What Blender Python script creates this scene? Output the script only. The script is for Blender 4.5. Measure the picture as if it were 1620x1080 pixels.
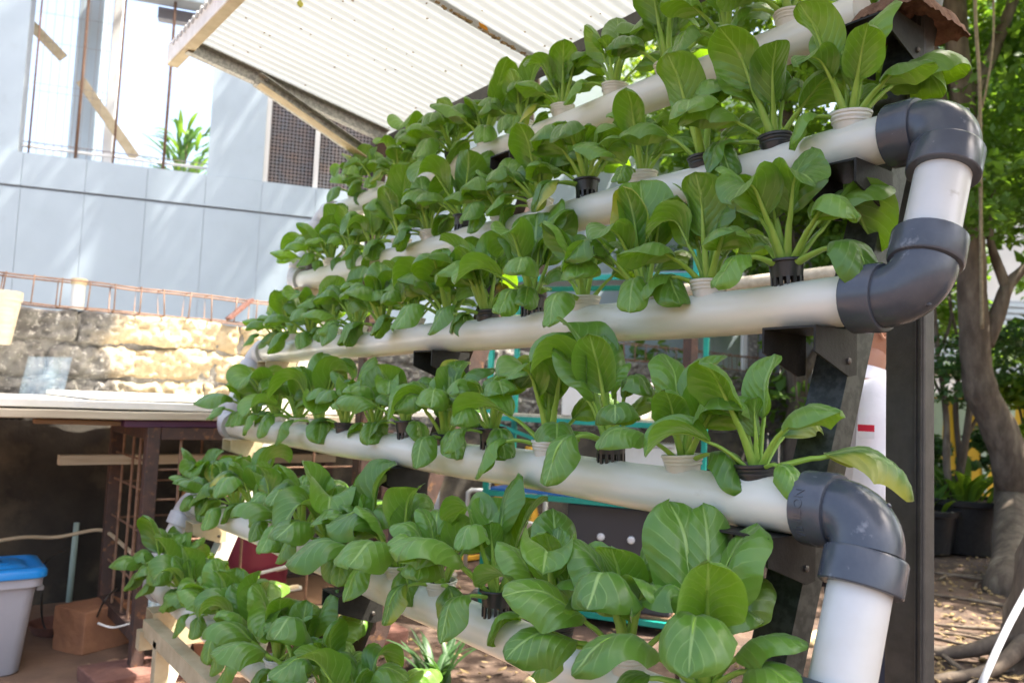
import bpy, bmesh, math, random
import numpy as np
from mathutils import Vector, Matrix, noise as mnoise

for o in list(bpy.data.objects):
    bpy.data.objects.remove(o, do_unlink=True)
scene = bpy.context.scene
COL = scene.collection

# ------------------------------------------------------------------ camera
F_PX = 1260.0
CAM_H = 1.25
YAW, PITCH, ROLL = 0.65402, 0.07806, 0.04135
_fw = Vector((math.sin(YAW)*math.cos(PITCH), math.cos(YAW)*math.cos(PITCH), math.sin(PITCH)))
_r0 = Vector((math.cos(YAW), -math.sin(YAW), 0))
_u0 = _r0.cross(_fw)
C_R = _r0*math.cos(ROLL) + _u0*math.sin(ROLL)
C_U = -_r0*math.sin(ROLL) + _u0*math.cos(ROLL)
C_F = _fw
CAM = Vector((0, 0, CAM_H))
cd = bpy.data.cameras.new('camera')
cam = bpy.data.objects.new('camera', cd)
COL.objects.link(cam)
cam.matrix_world = Matrix(((C_R.x, C_U.x, -C_F.x, CAM.x), (C_R.y, C_U.y, -C_F.y, CAM.y),
                           (C_R.z, C_U.z, -C_F.z, CAM.z), (0, 0, 0, 1)))
cd.sensor_width = 36.0
cd.lens = 36.0*F_PX/1620.0
cd.clip_start = 0.05
cd.clip_end = 600
cd.dof.use_dof = True
cd.dof.focus_distance = 1.55
cd.dof.aperture_fstop = 5.0
scene.camera = cam

# ------------------------------------------------------------------ sky, sun, exposure
SUN_DIR = Vector((0.80, -0.60, 0.0)).normalized()
SUN_EL = math.radians(61)
world = bpy.data.worlds.new('World')
scene.world = world
world.use_nodes = True
wn = world.node_tree
bg = wn.nodes['Background']
sky = wn.nodes.new('ShaderNodeTexSky')
sky.sky_type = 'NISHITA'
sky.sun_disc = False
sky.sun_elevation = SUN_EL
sky.sun_rotation = math.atan2(SUN_DIR.x, SUN_DIR.y)
sky.dust_density = 7.0
sky.air_density = 1.0
sky.ozone_density = 0.5
wn.links.new(sky.outputs[0], bg.inputs[0])
bg.inputs[1].default_value = 0.15
sd = bpy.data.lights.new('sun', 'SUN')
sd.energy = 4.5
sd.angle = math.radians(0.53)
sd.color = (1.0, 0.93, 0.82)
sun = bpy.data.objects.new('sun', sd)
COL.objects.link(sun)
_sv = Vector((SUN_DIR.x*math.cos(SUN_EL), SUN_DIR.y*math.cos(SUN_EL), math.sin(SUN_EL)))
sun.rotation_euler = _sv.to_track_quat('Z', 'Y').to_euler()
sun.location = (6, -5, 9)
scene.view_settings.view_transform = 'Standard'
scene.view_settings.look = 'None'
scene.view_settings.gamma = 1.0
scene.view_settings.exposure = 2.2
scene.view_settings.use_curve_mapping = False

# ------------------------------------------------------------------ pixel -> point helpers
def ray(px, py):
    return C_F + C_R*((px-810)/F_PX) + C_U*((540-py)/F_PX)
def onX(px, py, X):
    d = ray(px, py); return CAM + d*(X/d.x)
def onY(px, py, Y):
    d = ray(px, py); return CAM + d*(Y/d.y)
def onZ(px, py, Z):
    d = ray(px, py); return CAM + d*((Z-CAM_H)/d.z)
def dep(px, py, D):
    return CAM + ray(px, py)*D

# ------------------------------------------------------------------ materials
def mat(name, col, rough=0.6, col2=None, nscale=8.0, bump=0.0, bscale=40.0, metal=0.0, spec=0.5,
        ramp=(0.35, 0.65), col3=None, n3=2.0, r3=(0.55, 0.7), translucent=0.0, tcol=None, coords='Object', stretch=None):
    m = bpy.data.materials.new(name)
    m.use_nodes = True
    nt = m.node_tree
    b = nt.nodes['Principled BSDF']
    b.inputs['Base Color'].default_value = (*col, 1)
    b.inputs['Roughness'].default_value = rough
    b.inputs['Metallic'].default_value = metal
    b.inputs['Specular IOR Level'].default_value = spec
    tc = nt.nodes.new('ShaderNodeTexCoord')
    vec = tc.outputs[coords]
    if stretch:
        mp = nt.nodes.new('ShaderNodeMapping')
        mp.inputs['Scale'].default_value = stretch
        nt.links.new(vec, mp.inputs[0]); vec = mp.outputs[0]
    def nz(scale, detail=5):
        n = nt.nodes.new('ShaderNodeTexNoise')
        n.inputs['Scale'].default_value = scale
        n.inputs['Detail'].default_value = detail
        n.inputs['Roughness'].default_value = 0.6
        nt.links.new(vec, n.inputs['Vector'])
        return n.outputs['Fac']
    def rmp(f, a, c):
        r = nt.nodes.new('ShaderNodeMapRange')
        r.inputs['From Min'].default_value = a; r.inputs['From Max'].default_value = c
        nt.links.new(f, r.inputs['Value']); return r.outputs['Result']
    cur = None
    if col2:
        mx = nt.nodes.new('ShaderNodeMix'); mx.data_type = 'RGBA'
        mx.inputs[6].default_value = (*col, 1); mx.inputs[7].default_value = (*col2, 1)
        nt.links.new(rmp(nz(nscale), *ramp), mx.inputs[0]); cur = mx.outputs[2]
    if col3:
        mx = nt.nodes.new('ShaderNodeMix'); mx.data_type = 'RGBA'
        if cur: nt.links.new(cur, mx.inputs[6])
        else: mx.inputs[6].default_value = (*col, 1)
        mx.inputs[7].default_value = (*col3, 1)
        nt.links.new(rmp(nz(n3), *r3), mx.inputs[0]); cur = mx.outputs[2]
    if cur: nt.links.new(cur, b.inputs['Base Color'])
    if bump:
        bp = nt.nodes.new('ShaderNodeBump'); bp.inputs['Strength'].default_value = bump
        bp.inputs['Distance'].default_value = 0.01
        nt.links.new(nz(bscale, 8), bp.inputs['Height']); nt.links.new(bp.outputs[0], b.inputs['Normal'])
    if translucent:
        tr = nt.nodes.new('ShaderNodeBsdfTranslucent')
        tr.inputs[0].default_value = (*(tcol or col), 1)
        ms = nt.nodes.new('ShaderNodeMixShader'); ms.inputs[0].default_value = translucent
        nt.links.new(b.outputs[0], ms.inputs[1]); nt.links.new(tr.outputs[0], ms.inputs[2])
        nt.links.new(ms.outputs[0], nt.nodes['Material Output'].inputs[0])
    return m

def leaf_material(name, base, dark, vein, tcol, tfac=0.33):
    """bok choy blade: UV u across, v along; pale midrib, side veins, quilted relief"""
    m = bpy.data.materials.new(name); m.use_nodes = True
    nt = m.node_tree; L = nt.links.new
    b = nt.nodes['Principled BSDF']
    b.inputs['Roughness'].default_value = 0.34
    b.inputs['Specular IOR Level'].default_value = 0.62
    b.inputs['Sheen Weight'].default_value = 0.12
    uv = nt.nodes.new('ShaderNodeUVMap')
    sp = nt.nodes.new('ShaderNodeSeparateXYZ'); L(uv.outputs[0], sp.inputs[0])
    def M(op, a, c=None, d=None):
        n = nt.nodes.new('ShaderNodeMath'); n.operation = op
        for i, v in enumerate((a, c, d)):
            if v is None: continue
            if isinstance(v, (int, float)): n.inputs[i].default_value = v
            else: L(v, n.inputs[i])
        return n.outputs[0]
    def rng(f, a, c, lo=0.0, hi=1.0):
        r = nt.nodes.new('ShaderNodeMapRange'); r.interpolation_type = 'SMOOTHSTEP'
        r.inputs['From Min'].default_value = a; r.inputs['From Max'].default_value = c
        r.inputs['To Min'].default_value = lo; r.inputs['To Max'].default_value = hi
        L(f, r.inputs['Value']); return r.outputs['Result']
    tc = nt.nodes.new('ShaderNodeTexCoord')
    nz = nt.nodes.new('ShaderNodeTexNoise'); nz.inputs['Scale'].default_value = 22; nz.inputs['Detail'].default_value = 4
    L(tc.outputs['Object'], nz.inputs['Vector'])
    au = M('ABSOLUTE', M('SUBTRACT', sp.outputs[0], 0.5))
    mid = rng(M('SUBTRACT', au, M('MULTIPLY', M('SUBTRACT', 1.0, sp.outputs[1]), 0.022)), 0.004, 0.022, 1, 0)
    t = M('SUBTRACT', M('MULTIPLY', sp.outputs[1], 6.5), M('MULTIPLY', au, 6.0))
    t = M('ADD', t, M('MULTIPLY', nz.outputs[0], 0.5))
    fr = M('ABSOLUTE', M('SUBTRACT', M('FRACT', t), 0.5))       # 0 at the vein
    side = rng(fr, 0.015, 0.085, 1, 0)
    side = M('MULTIPLY', side, rng(au, 0.30, 0.48, 1, 0))
    veins = M('MAXIMUM', mid, M('MULTIPLY', side, 0.42))
    oi = nt.nodes.new('ShaderNodeObjectInfo')
    mx = nt.nodes.new('ShaderNodeMix'); mx.data_type = 'RGBA'
    mx.inputs[6].default_value = (*base, 1); mx.inputs[7].default_value = (*dark, 1)
    L(M('MULTIPLY_ADD', oi.outputs['Random'], 0.55, M('MULTIPLY', nz.outputs[0], 0.45)), mx.inputs[0])
    m2 = nt.nodes.new('ShaderNodeMix'); m2.data_type = 'RGBA'
    L(mx.outputs[2], m2.inputs[6]); m2.inputs[7].default_value = (*vein, 1); L(M('MULTIPLY', veins, 0.75), m2.inputs[0])
    m3 = nt.nodes.new('ShaderNodeMix'); m3.data_type = 'RGBA'      # a few ageing leaves turn yellow at the edge
    L(m2.outputs[2], m3.inputs[6]); m3.inputs[7].default_value = (0.42, 0.40, 0.05, 1)
    old = M('MULTIPLY', rng(oi.outputs['Random'], 0.955, 0.985), rng(M('ADD', au, M('MULTIPLY', nz.outputs[0], 0.35)), 0.42, 0.62))
    L(M('MULTIPLY', old, 0.8), m3.inputs[0])
    L(m3.outputs[2], b.inputs['Base Color'])
    fine = nt.nodes.new('ShaderNodeTexVoronoi'); fine.inputs['Scale'].default_value = 130
    L(tc.outputs['Object'], fine.inputs['Vector'])
    hgt = M('ADD', M('MULTIPLY', veins, -0.8), M('MULTIPLY', fine.outputs[0], 0.22))
    hgt = M('ADD', hgt, M('MULTIPLY', rng(fr, 0.0, 0.5), 0.5))
    bp = nt.nodes.new('ShaderNodeBump'); bp.inputs['Strength'].default_value = 0.30; bp.inputs['Distance'].default_value = 0.004
    L(hgt, bp.inputs['Height']); L(bp.outputs[0], b.inputs['Normal'])
    tr = nt.nodes.new('ShaderNodeBsdfTranslucent'); tr.inputs[0].default_value = (*tcol, 1)
    ms = nt.nodes.new('ShaderNodeMixShader'); ms.inputs[0].default_value = tfac
    L(b.outputs[0], ms.inputs[1]); L(tr.outputs[0], ms.inputs[2])
    L(ms.outputs[0], nt.nodes['Material Output'].inputs[0])
    return m

MT = {}
MT['blade'] = leaf_material('bok_choy_blade', (0.150, 0.305, 0.034), (0.026, 0.100, 0.007), (0.33, 0.49, 0.14), (0.32, 0.60, 0.010), 0.25)
MT['stalk'] = mat('bok_choy_stalk', (0.24, 0.43, 0.055), 0.35, (0.36, 0.54, 0.11), 18, translucent=0.3, tcol=(0.42, 0.66, 0.05))
MT['pvc'] = mat('aged_white_pvc', (0.665, 0.67, 0.615), 0.30, (0.56, 0.555, 0.45), 5.0, ramp=(0.42, 0.75), col3=(0.33, 0.28, 0.17), n3=16.0, r3=(0.62, 0.80), bump=0.03, bscale=60, stretch=(1, 0.35, 1))
MT['pvcw'] = mat('clean_white_pvc', (0.58, 0.59, 0.58), 0.32, (0.51, 0.51, 0.47), 5, col3=(0.35, 0.33, 0.28), n3=22, r3=(0.68, 0.78), bump=0.03)
MT['fit'] = mat('grey_pvc_fitting', (0.046, 0.055, 0.072), 0.24, (0.070, 0.080, 0.098), 9, col3=(0.26, 0.27, 0.29), n3=26, r3=(0.64, 0.80), bump=0.05, bscale=90)
MT['fitl'] = mat('light_grey_pvc_fitting', (0.36, 0.37, 0.38), 0.4, (0.45, 0.45, 0.44), 9)
MT['cup'] = mat('white_plastic_cup', (0.76, 0.76, 0.72), 0.35, (0.68, 0.67, 0.58), 20, translucent=0.25, tcol=(0.8, 0.8, 0.7))
MT['black'] = mat('black_plastic', (0.018, 0.018, 0.020), 0.38, (0.03, 0.03, 0.03), 30)
MT['wool'] = mat('growing_medium', (0.10, 0.075, 0.045), 0.95, (0.04, 0.03, 0.02), 60, bump=0.6)
MT['steel'] = mat('dark_channel_steel', (0.050, 0.049, 0.047), 0.5, (0.075, 0.072, 0.068), 25, bump=0.08, bscale=120, metal=0.25)
MT['bracket'] = mat('dark_bracket_steel', (0.020, 0.0195, 0.018), 0.45, (0.032, 0.031, 0.028), 25, bump=0.08, bscale=120, metal=0.0, spec=0.15)
MT['galv'] = mat('galvanised_steel', (0.42, 0.41, 0.37), 0.45, (0.26, 0.26, 0.24), 70, ramp=(0.42, 0.58), metal=0.35, bump=0.05)
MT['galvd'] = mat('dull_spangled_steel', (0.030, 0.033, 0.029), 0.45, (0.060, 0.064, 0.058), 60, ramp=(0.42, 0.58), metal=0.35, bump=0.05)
MT['cream'] = mat('cream_primed_steel', (0.50, 0.42, 0.27), 0.6, (0.40, 0.32, 0.19), 14, bump=0.1)
MT['creamw'] = mat('white_primed_steel', (0.80, 0.77, 0.70), 0.5, (0.66, 0.62, 0.54), 14)
MT['rust'] = mat('rusty_paint_steel', (0.082, 0.043, 0.032), 0.7, (0.046, 0.030, 0.026), 16, col3=(0.20, 0.095, 0.04), n3=30, r3=(0.58, 0.72), bump=0.2)
MT['rebar'] = mat('rusty_rod', (0.24, 0.145, 0.09), 0.8, (0.15, 0.08, 0.05), 30, bump=0.2)
MT['bark_mat'] = mat('peeled_fibre', (0.22, 0.12, 0.075), 0.95, (0.12, 0.06, 0.035), 40, bump=0.9, bscale=60)
MT['roof'] = mat('translucent_roof_sheet', (0.64, 0.65, 0.65), 0.4, (0.54, 0.54, 0.52), 4, col3=(0.45, 0.36, 0.20), n3=13, r3=(0.70, 0.80), translucent=0.45, tcol=(0.245, 0.262, 0.27), stretch=(0.5, 2, 1))
MT['rot'] = mat('brown_rot_seam', (0.12, 0.075, 0.03), 0.9, (0.32, 0.23, 0.11), 60, bump=0.3)
MT['facade'] = mat('pale_blue_panel', (0.385, 0.465, 0.515), 0.5, (0.355, 0.43, 0.475), 1.5, col3=(0.34, 0.40, 0.44), n3=6, r3=(0.6, 0.9), bump=0.02)
MT['joint'] = mat('dark_joint', (0.26, 0.29, 0.32), 0.7)
MT['whitewall'] = mat('white_render', (0.62, 0.62, 0.60), 0.8, (0.56, 0.56, 0.54), 2, bump=0.05)
MT['frame'] = mat('off_white_frame', (0.66, 0.65, 0.61), 0.5)
MT['glass_dark'] = mat('dark_window_glass', (0.035, 0.03, 0.03), 0.25, (0.07, 0.05, 0.045), 6, spec=0.6)
MT['grille'] = mat('grey_grille', (0.20, 0.20, 0.21), 0.5, (0.28, 0.20, 0.16), 8)
MT['stone'] = mat('rough_concrete', (0.25, 0.235, 0.205), 0.95, (0.13, 0.12, 0.105), 9, col3=(0.46, 0.43, 0.38), n3=24, r3=(0.55, 0.72), bump=0.9, bscale=34)
MT['stoney'] = mat('ochre_concrete', (0.44, 0.35, 0.20), 0.95, (0.36, 0.25, 0.10), 5, col3=(0.60, 0.54, 0.42), n3=20, r3=(0.50, 0.68), bump=0.9, bscale=34)
MT['plaster'] = mat('shade_dark_stained_plaster', (0.055, 0.048, 0.038), 0.95, (0.030, 0.026, 0.022), 4, col3=(0.13, 0.105, 0.072), n3=3, r3=(0.5, 0.75), bump=0.5, bscale=30)  # base colour darkened for the shade below the shelf boards
MT['soil'] = mat('brown_soil', (0.108, 0.066, 0.044), 0.95, (0.060, 0.038, 0.027), 3, col3=(0.17, 0.12, 0.085), n3=14, r3=(0.56, 0.72), bump=0.8, bscale=25)
MT['slab'] = mat('sandy_floor', (0.22, 0.135, 0.085), 0.95, (0.155, 0.095, 0.06), 5, bump=0.5, bscale=40)
MT['terracotta'] = mat('terracotta', (0.36, 0.17, 0.085), 0.9, (0.28, 0.13, 0.07), 12, bump=0.35)
MT['brickd'] = mat('dull_red_brick', (0.20, 0.095, 0.07), 0.9, (0.14, 0.065, 0.05), 14, bump=0.5)
MT['board'] = mat('white_board', (0.72, 0.71, 0.67), 0.6, (0.62, 0.60, 0.54), 5, bump=0.05)
MT['plank'] = mat('weathered_plank', (0.50, 0.44, 0.33), 0.75, (0.38, 0.32, 0.23), 9, bump=0.15, stretch=(0.3, 4, 4))
MT['brownw'] = mat('brown_strip', (0.19, 0.11, 0.06), 0.8)
MT['purple'] = mat('purple_strip', (0.095, 0.035, 0.085), 0.5)
MT['blue'] = mat('blue_lid_plastic', (0.010, 0.22, 0.62), 0.28, (0.012, 0.25, 0.68), 6)
MT['greyp'] = mat('grey_bin_plastic', (0.40, 0.41, 0.46), 0.35, (0.36, 0.37, 0.42), 5)
MT['hose'] = mat('beige_hose', (0.55, 0.45, 0.30), 0.5)
MT['whitehose'] = mat('white_hose', (0.72, 0.73, 0.75), 0.4)
MT['cable'] = mat('dark_cable', (0.03, 0.027, 0.024), 0.5)
MT['maroon'] = mat('maroon_plastic', (0.20, 0.02, 0.045), 0.45)
MT['amber'] = mat('amber_plastic', (0.30, 0.15, 0.03), 0.3)
MT['teal'] = mat('teal_paint', (0.01, 0.30, 0.235), 0.4, (0.012, 0.24, 0.19), 10)
MT['bluep'] = mat('blue_paint', (0.03, 0.14, 0.42), 0.4)
MT['panel'] = mat('charcoal_panel', (0.05, 0.05, 0.06), 0.45)
MT['cabinet'] = mat('blue_grey_cabinet', (0.19, 0.205, 0.24), 0.5)
MT['yellow'] = mat('yellow_plastic', (0.62, 0.34, 0.02), 0.5, (0.50, 0.25, 0.015), 14, bump=0.3)
MT['red'] = mat('red_plastic', (0.45, 0.025, 0.03), 0.4)
MT['bark'] = mat('tree_bark', (0.175, 0.135, 0.10), 0.95, (0.085, 0.062, 0.045), 12, col3=(0.30, 0.25, 0.185), n3=5, r3=(0.55, 0.75), bump=1.0, bscale=22, stretch=(1, 1, 0.35))
MT['vine'] = mat('aerial_root', (0.30, 0.24, 0.15), 0.9, (0.2, 0.15, 0.09), 30)
MT['leafA'] = mat('tree_leaf_mid', (0.065, 0.15, 0.022), 0.5, (0.10, 0.20, 0.025), 0.9, translucent=0.4, tcol=(0.24, 0.42, 0.03))
MT['leafB'] = mat('tree_leaf_bright', (0.11, 0.22, 0.02), 0.5, (0.06, 0.13, 0.02), 0.8, translucent=0.45, tcol=(0.36, 0.52, 0.03))
MT['leafC'] = mat('tree_leaf_dark', (0.035, 0.095, 0.03), 0.45, (0.06, 0.13, 0.035), 1.2, translucent=0.3, tcol=(0.12, 0.28, 0.04))
MT['yfence'] = mat('yellow_wall_paint', (0.60, 0.40, 0.03), 0.8, (0.52, 0.34, 0.03), 3, bump=0.1)
MT['pgreen'] = mat('pale_green_paint', (0.42, 0.56, 0.50), 0.8, (0.36, 0.48, 0.44), 4)
MT['roofgrey'] = mat('grey_roof_tile', (0.3, 0.33, 0.36), 0.7)
MT['skin'] = mat('skin', (0.42, 0.215, 0.14), 0.5, (0.38, 0.19, 0.12), 20)
MT['hair'] = mat('black_hair', (0.012, 0.010, 0.009), 0.5)
MT['shirt'] = mat('white_shirt', (0.72, 0.72, 0.78), 0.8, (0.68, 0.68, 0.74), 6, bump=0.15, bscale=25)
MT['navy'] = mat('navy_trousers', (0.018, 0.02, 0.035), 0.8)
MT['flagred'] = mat('red_patch', (0.55, 0.012, 0.045), 0.7)
MT['orange'] = mat('orange_dead_leaf', (0.55, 0.25, 0.03), 0.6, translucent=0.3, tcol=(0.7, 0.3, 0.02))
MT['olive'] = mat('olive_dead_leaf', (0.42, 0.42, 0.08), 0.6, translucent=0.3, tcol=(0.5, 0.5, 0.05))
MT['clear'] = mat('clear_bluish_plastic', (0.30, 0.42, 0.52), 0.10, spec=0.8)
_b = MT['clear'].node_tree.nodes['Principled BSDF']
_b.inputs['Alpha'].default_value = 0.26
MT['bolt'] = mat('dull_bolt', (0.10, 0.09, 0.08), 0.5, metal=0.6)

def sun_stain_stone():
    m = mat('sun_toned_stained_concrete', (0.20, 0.19, 0.165), 0.95, (0.085, 0.078, 0.07), 8, col3=(0.42, 0.40, 0.35), n3=30, r3=(0.55, 0.70), bump=1.0, bscale=45)
    nt = m.node_tree; L = nt.links.new; b = nt.nodes['Principled BSDF']
    src = b.inputs['Base Color'].links[0].from_socket
    geo = nt.nodes.new('ShaderNodeNewGeometry'); sp = nt.nodes.new('ShaderNodeSeparateXYZ'); L(geo.outputs['Position'], sp.inputs[0])
    n = nt.nodes.new('ShaderNodeTexNoise'); n.inputs['Scale'].default_value = 2.2; n.inputs['Detail'].default_value = 6; L(geo.outputs['Position'], n.inputs['Vector'])
    ad = nt.nodes.new('ShaderNodeMath'); ad.operation = 'MULTIPLY_ADD'; L(n.outputs[0], ad.inputs[0]); ad.inputs[1].default_value = 0.9; L(sp.outputs[0], ad.inputs[2])
    r1 = nt.nodes.new('ShaderNodeMapRange'); r1.inputs['From Min'].default_value = 1.42; r1.inputs['From Max'].default_value = 1.62; L(ad.outputs[0], r1.inputs['Value'])
    r2 = nt.nodes.new('ShaderNodeMapRange'); r2.inputs['From Min'].default_value = 3.3; r2.inputs['From Max'].default_value = 2.4; L(ad.outputs[0], r2.inputs['Value'])
    mu = nt.nodes.new('ShaderNodeMath'); mu.operation = 'MULTIPLY'; L(r1.outputs[0], mu.inputs[0]); L(r2.outputs[0], mu.inputs[1])
    m8 = nt.nodes.new('ShaderNodeMath'); m8.operation = 'MULTIPLY'; L(mu.outputs[0], m8.inputs[0]); m8.inputs[1].default_value = 0.8
    n2 = nt.nodes.new('ShaderNodeTexNoise'); n2.inputs['Scale'].default_value = 9; n2.inputs['Detail'].default_value = 8; L(geo.outputs['Position'], n2.inputs['Vector'])
    oc = nt.nodes.new('ShaderNodeMix'); oc.data_type = 'RGBA'; L(n2.outputs[0], oc.inputs[0]); oc.inputs[6].default_value = (0.62, 0.52, 0.36, 1); oc.inputs[7].default_value = (0.36, 0.24, 0.085, 1)  # lighter ochre: earth stain plus the wall's sunlit stretch put into colour
    mx = nt.nodes.new('ShaderNodeMix'); mx.data_type = 'RGBA'; L(m8.outputs[0], mx.inputs[0]); L(src, mx.inputs[6]); L(oc.outputs[2], mx.inputs[7])
    L(mx.outputs[2], b.inputs['Base Color'])
    return m
MT['stone2'] = sun_stain_stone()

# ------------------------------------------------------------------ mesh helpers
class MB:
    def __init__(s): s.v = []; s.f = []
    def add(s, vs, fs):
        k = len(s.v); s.v += [tuple(p) for p in vs]; s.f += [tuple(i+k for i in f) for f in fs]; return s
    def box(s, c, size, ax=None):
        """box with centre c, full size, optional axes triple"""
        c = Vector(c); ax = ax or (Vector((1, 0, 0)), Vector((0, 1, 0)), Vector((0, 0, 1)))
        h = [x/2 for x in size]
        vs = [c + ax[0]*(h[0]*a) + ax[1]*(h[1]*b) + ax[2]*(h[2]*d) for a in (-1, 1) for b in (-1, 1) for d in (-1, 1)]
        return s.add(vs, [(0, 1, 3, 2), (4, 6, 7, 5), (0, 4, 5, 1), (2, 3, 7, 6), (0, 2, 6, 4), (1, 5, 7, 3)])
    def beam(s, a, b, w, h, up=(0, 0, 1), ext=0.0):
        a = Vector(a); b = Vector(b); t = (b-a).normalized(); up = Vector(up)
        sd = t.cross(up).normalized(); up2 = sd.cross(t)
        return s.box((a+b)/2, ((b-a).length+ext, w, h), (t, sd, up2))
    def tube(s, path, r, n=12, caps=True, closed=False):
        P = [Vector(p) for p in path]; m = len(P)
        R = r if isinstance(r, (list, tuple)) else [r]*m
        t0 = (P[1]-P[0]).normalized()
        ref = Vector((0, 0, 1)) if abs(t0.z) < 0.9 else Vector((1, 0, 0))
        nx = t0.cross(ref).normalized(); vs = []
        for i in range(m):
            if i == 0: t = P[1]-P[0]
            elif i == m-1: t = P[-1]-P[-2]
            else: t = (P[i+1]-P[i]).normalized() + (P[i]-P[i-1]).normalized()
            t = t.normalized()
            nx = (nx - t*nx.dot(t)).normalized(); ny = t.cross(nx)
            for k in range(n):
                a = 2*math.pi*k/n
                vs.append(P[i] + (nx*math.cos(a) + ny*math.sin(a))*R[i])
        fs = []
        for i in range(m-1):
            for k in range(n):
                fs.append((i*n+k, i*n+(k+1) % n, (i+1)*n+(k+1) % n, (i+1)*n+k))
        if caps:
            fs.append(tuple(range(n-1, -1, -1))); fs.append(tuple((m-1)*n+k for k in range(n)))
        return s.add(vs, fs)
    def lathe(s, prof, c=(0, 0, 0), n=20, axis=None, caps=True):
        """prof: (radius, height) pairs"""
        c = Vector(c); az = Vector(axis).normalized() if axis else Vector((0, 0, 1))
        ref = Vector((1, 0, 0)) if abs(az.x) < 0.9 else Vector((0, 1, 0))
        ax = az.cross(ref).normalized(); ay = az.cross(ax)
        vs = []
        for (r, h) in prof:
            for k in range(n):
                a = 2*math.pi*k/n
                vs.append(c + az*h + ax*(r*math.cos(a)) + ay*(r*math.sin(a)))
        fs = []
        for i in range(len(prof)-1):
            for k in range(n):
                fs.append((i*n+k, i*n+(k+1) % n, (i+1)*n+(k+1) % n, (i+1)*n+k))
        if caps:
            fs.append(tuple(range(n-1, -1, -1))); fs.append(tuple((len(prof)-1)*n+k for k in range(n)))
        return s.add(vs, fs)
    def prism(s, poly, ex):
        ex = Vector(ex); a = [Vector(p) for p in poly]; n = len(a)
        vs = a + [p+ex for p in a]
        fs = [tuple(range(n-1, -1, -1)), tuple(range(n, 2*n))] + [(i, (i+1) % n, n+(i+1) % n, n+i) for i in range(n)]
        return s.add(vs, fs)
    def blob(s, c, rad, seed=0, amp=0.15, nu=16, nv=10, sc=2.0):
        c = Vector(c); vs = []; off = Vector((seed*3.1, seed*1.7, seed*0.9))
        for i in range(nv+1):
            th = math.pi*i/nv
            for k in range(nu):
                a = 2*math.pi*k/nu
                d = Vector((math.sin(th)*math.cos(a), math.sin(th)*math.sin(a), math.cos(th)))
                q = 1 + amp*mnoise.noise(d*sc + off)
                vs.append(c + Vector((d.x*rad[0], d.y*rad[1], d.z*rad[2]))*q)
        fs = [(i*nu+k, (i+1)*nu+k, (i+1)*nu+(k+1) % nu, i*nu+(k+1) % nu) for i in range(nv) for k in range(nu)]
        return s.add(vs, fs)

def wloc(o):
    v = Vector((0, 0, 0))
    while o is not None:
        v += o.location; o = o.parent
    return v

def obj(name, mb, material, parent=None, smooth=False, bevel=0.0, label=None, cat=None, group=None, kind=None, auto=None, segs=2):
    v = mb.v
    if parent is not None:
        org = wloc(parent); loc = Vector((0, 0, 0))
    else:
        xs = [p[0] for p in v]; ys = [p[1] for p in v]; zs = [p[2] for p in v]
        org = Vector(((min(xs)+max(xs))/2, (min(ys)+max(ys))/2, min(zs))); loc = org
    me = bpy.data.meshes.new(name)
    me.from_pydata([(p[0]-org.x, p[1]-org.y, p[2]-org.z) for p in v], [], mb.f)
    bm = bmesh.new(); bm.from_mesh(me)
    bmesh.ops.remove_doubles(bm, verts=bm.verts, dist=1e-6)
    bmesh.ops.recalc_face_normals(bm, faces=bm.faces)
    bm.to_mesh(me); bm.free()
    if smooth:
        me.polygons.foreach_set('use_smooth', [True]*len(me.polygons))
        if auto: me.set_sharp_from_angle(angle=math.radians(auto))
    me.materials.append(material)
    o = bpy.data.objects.new(name, me); COL.objects.link(o)
    o.parent = parent; o.location = loc
    if bevel:
        md = o.modifiers.new('bevel', 'BEVEL'); md.width = bevel; md.segments = segs; md.limit_method = 'ANGLE'
    tag(o, label, cat, group, kind)
    return o

def tag(o, label=None, cat=None, group=None, kind=None):
    if label: o['label'] = label
    if cat: o['category'] = cat
    if group: o['group'] = group
    if kind: o['kind'] = kind
    return o

def thing(name, label, cat, loc, group=None):
    o = bpy.data.objects.new(name, None); COL.objects.link(o)
    o.empty_display_size = 0.05
    o.location = loc
    return tag(o, label, cat, group)

def bez(pts, n=10):
    """Catmull-Rom through points"""
    P = [Vector(p) for p in pts]; out = []
    for i in range(len(P)-1):
        p0 = P[max(i-1, 0)]; p1 = P[i]; p2 = P[i+1]; p3 = P[min(i+2, len(P)-1)]
        for k in range(n):
            t = k/n
            out.append(0.5*((2*p1) + (p2-p0)*t + (2*p0-5*p1+4*p2-p3)*t*t + (3*p1-p0-3*p2+p3)*t**3))
    out.append(P[-1]); return out

# ================================================================== SETTING
rnd = random.Random(7)
EX, EY, EZ = Vector((1, 0, 0)), Vector((0, 1, 0)), Vector((0, 0, 1))

def ground_sheet(name, x0, x1, y0, y1, nx, ny, amp, z, material, sc=0.8):
    m = MB(); vs = []
    for j in range(ny+1):
        for i in range(nx+1):
            x = x0+(x1-x0)*i/nx; y = y0+(y1-y0)*j/ny
            vs.append((x, y, z + amp*mnoise.noise(Vector((x*sc, y*sc, z*50))) + amp*0.5*mnoise.noise(Vector((x*sc*4, y*sc*4, 3)))))
    fs = [(j*(nx+1)+i, j*(nx+1)+i+1, (j+1)*(nx+1)+i+1, (j+1)*(nx+1)+i) for j in range(ny) for i in range(nx)]
    m.add(vs, fs)
    return obj(name, m, material, smooth=True, kind='structure')
ground_sheet('ground', -150, 150, -150, 150, 4, 4, 0.0, -0.03, MT['soil'])
ground_sheet('soil_yard', -3, 14, -4, 11.5, 170, 155, 0.022, -0.010, MT['soil'])
ground_sheet('yard_floor', -2.6, 1.75, 1.6, 5.24, 60, 60, 0.006, 0.016, MT['slab'])

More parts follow.
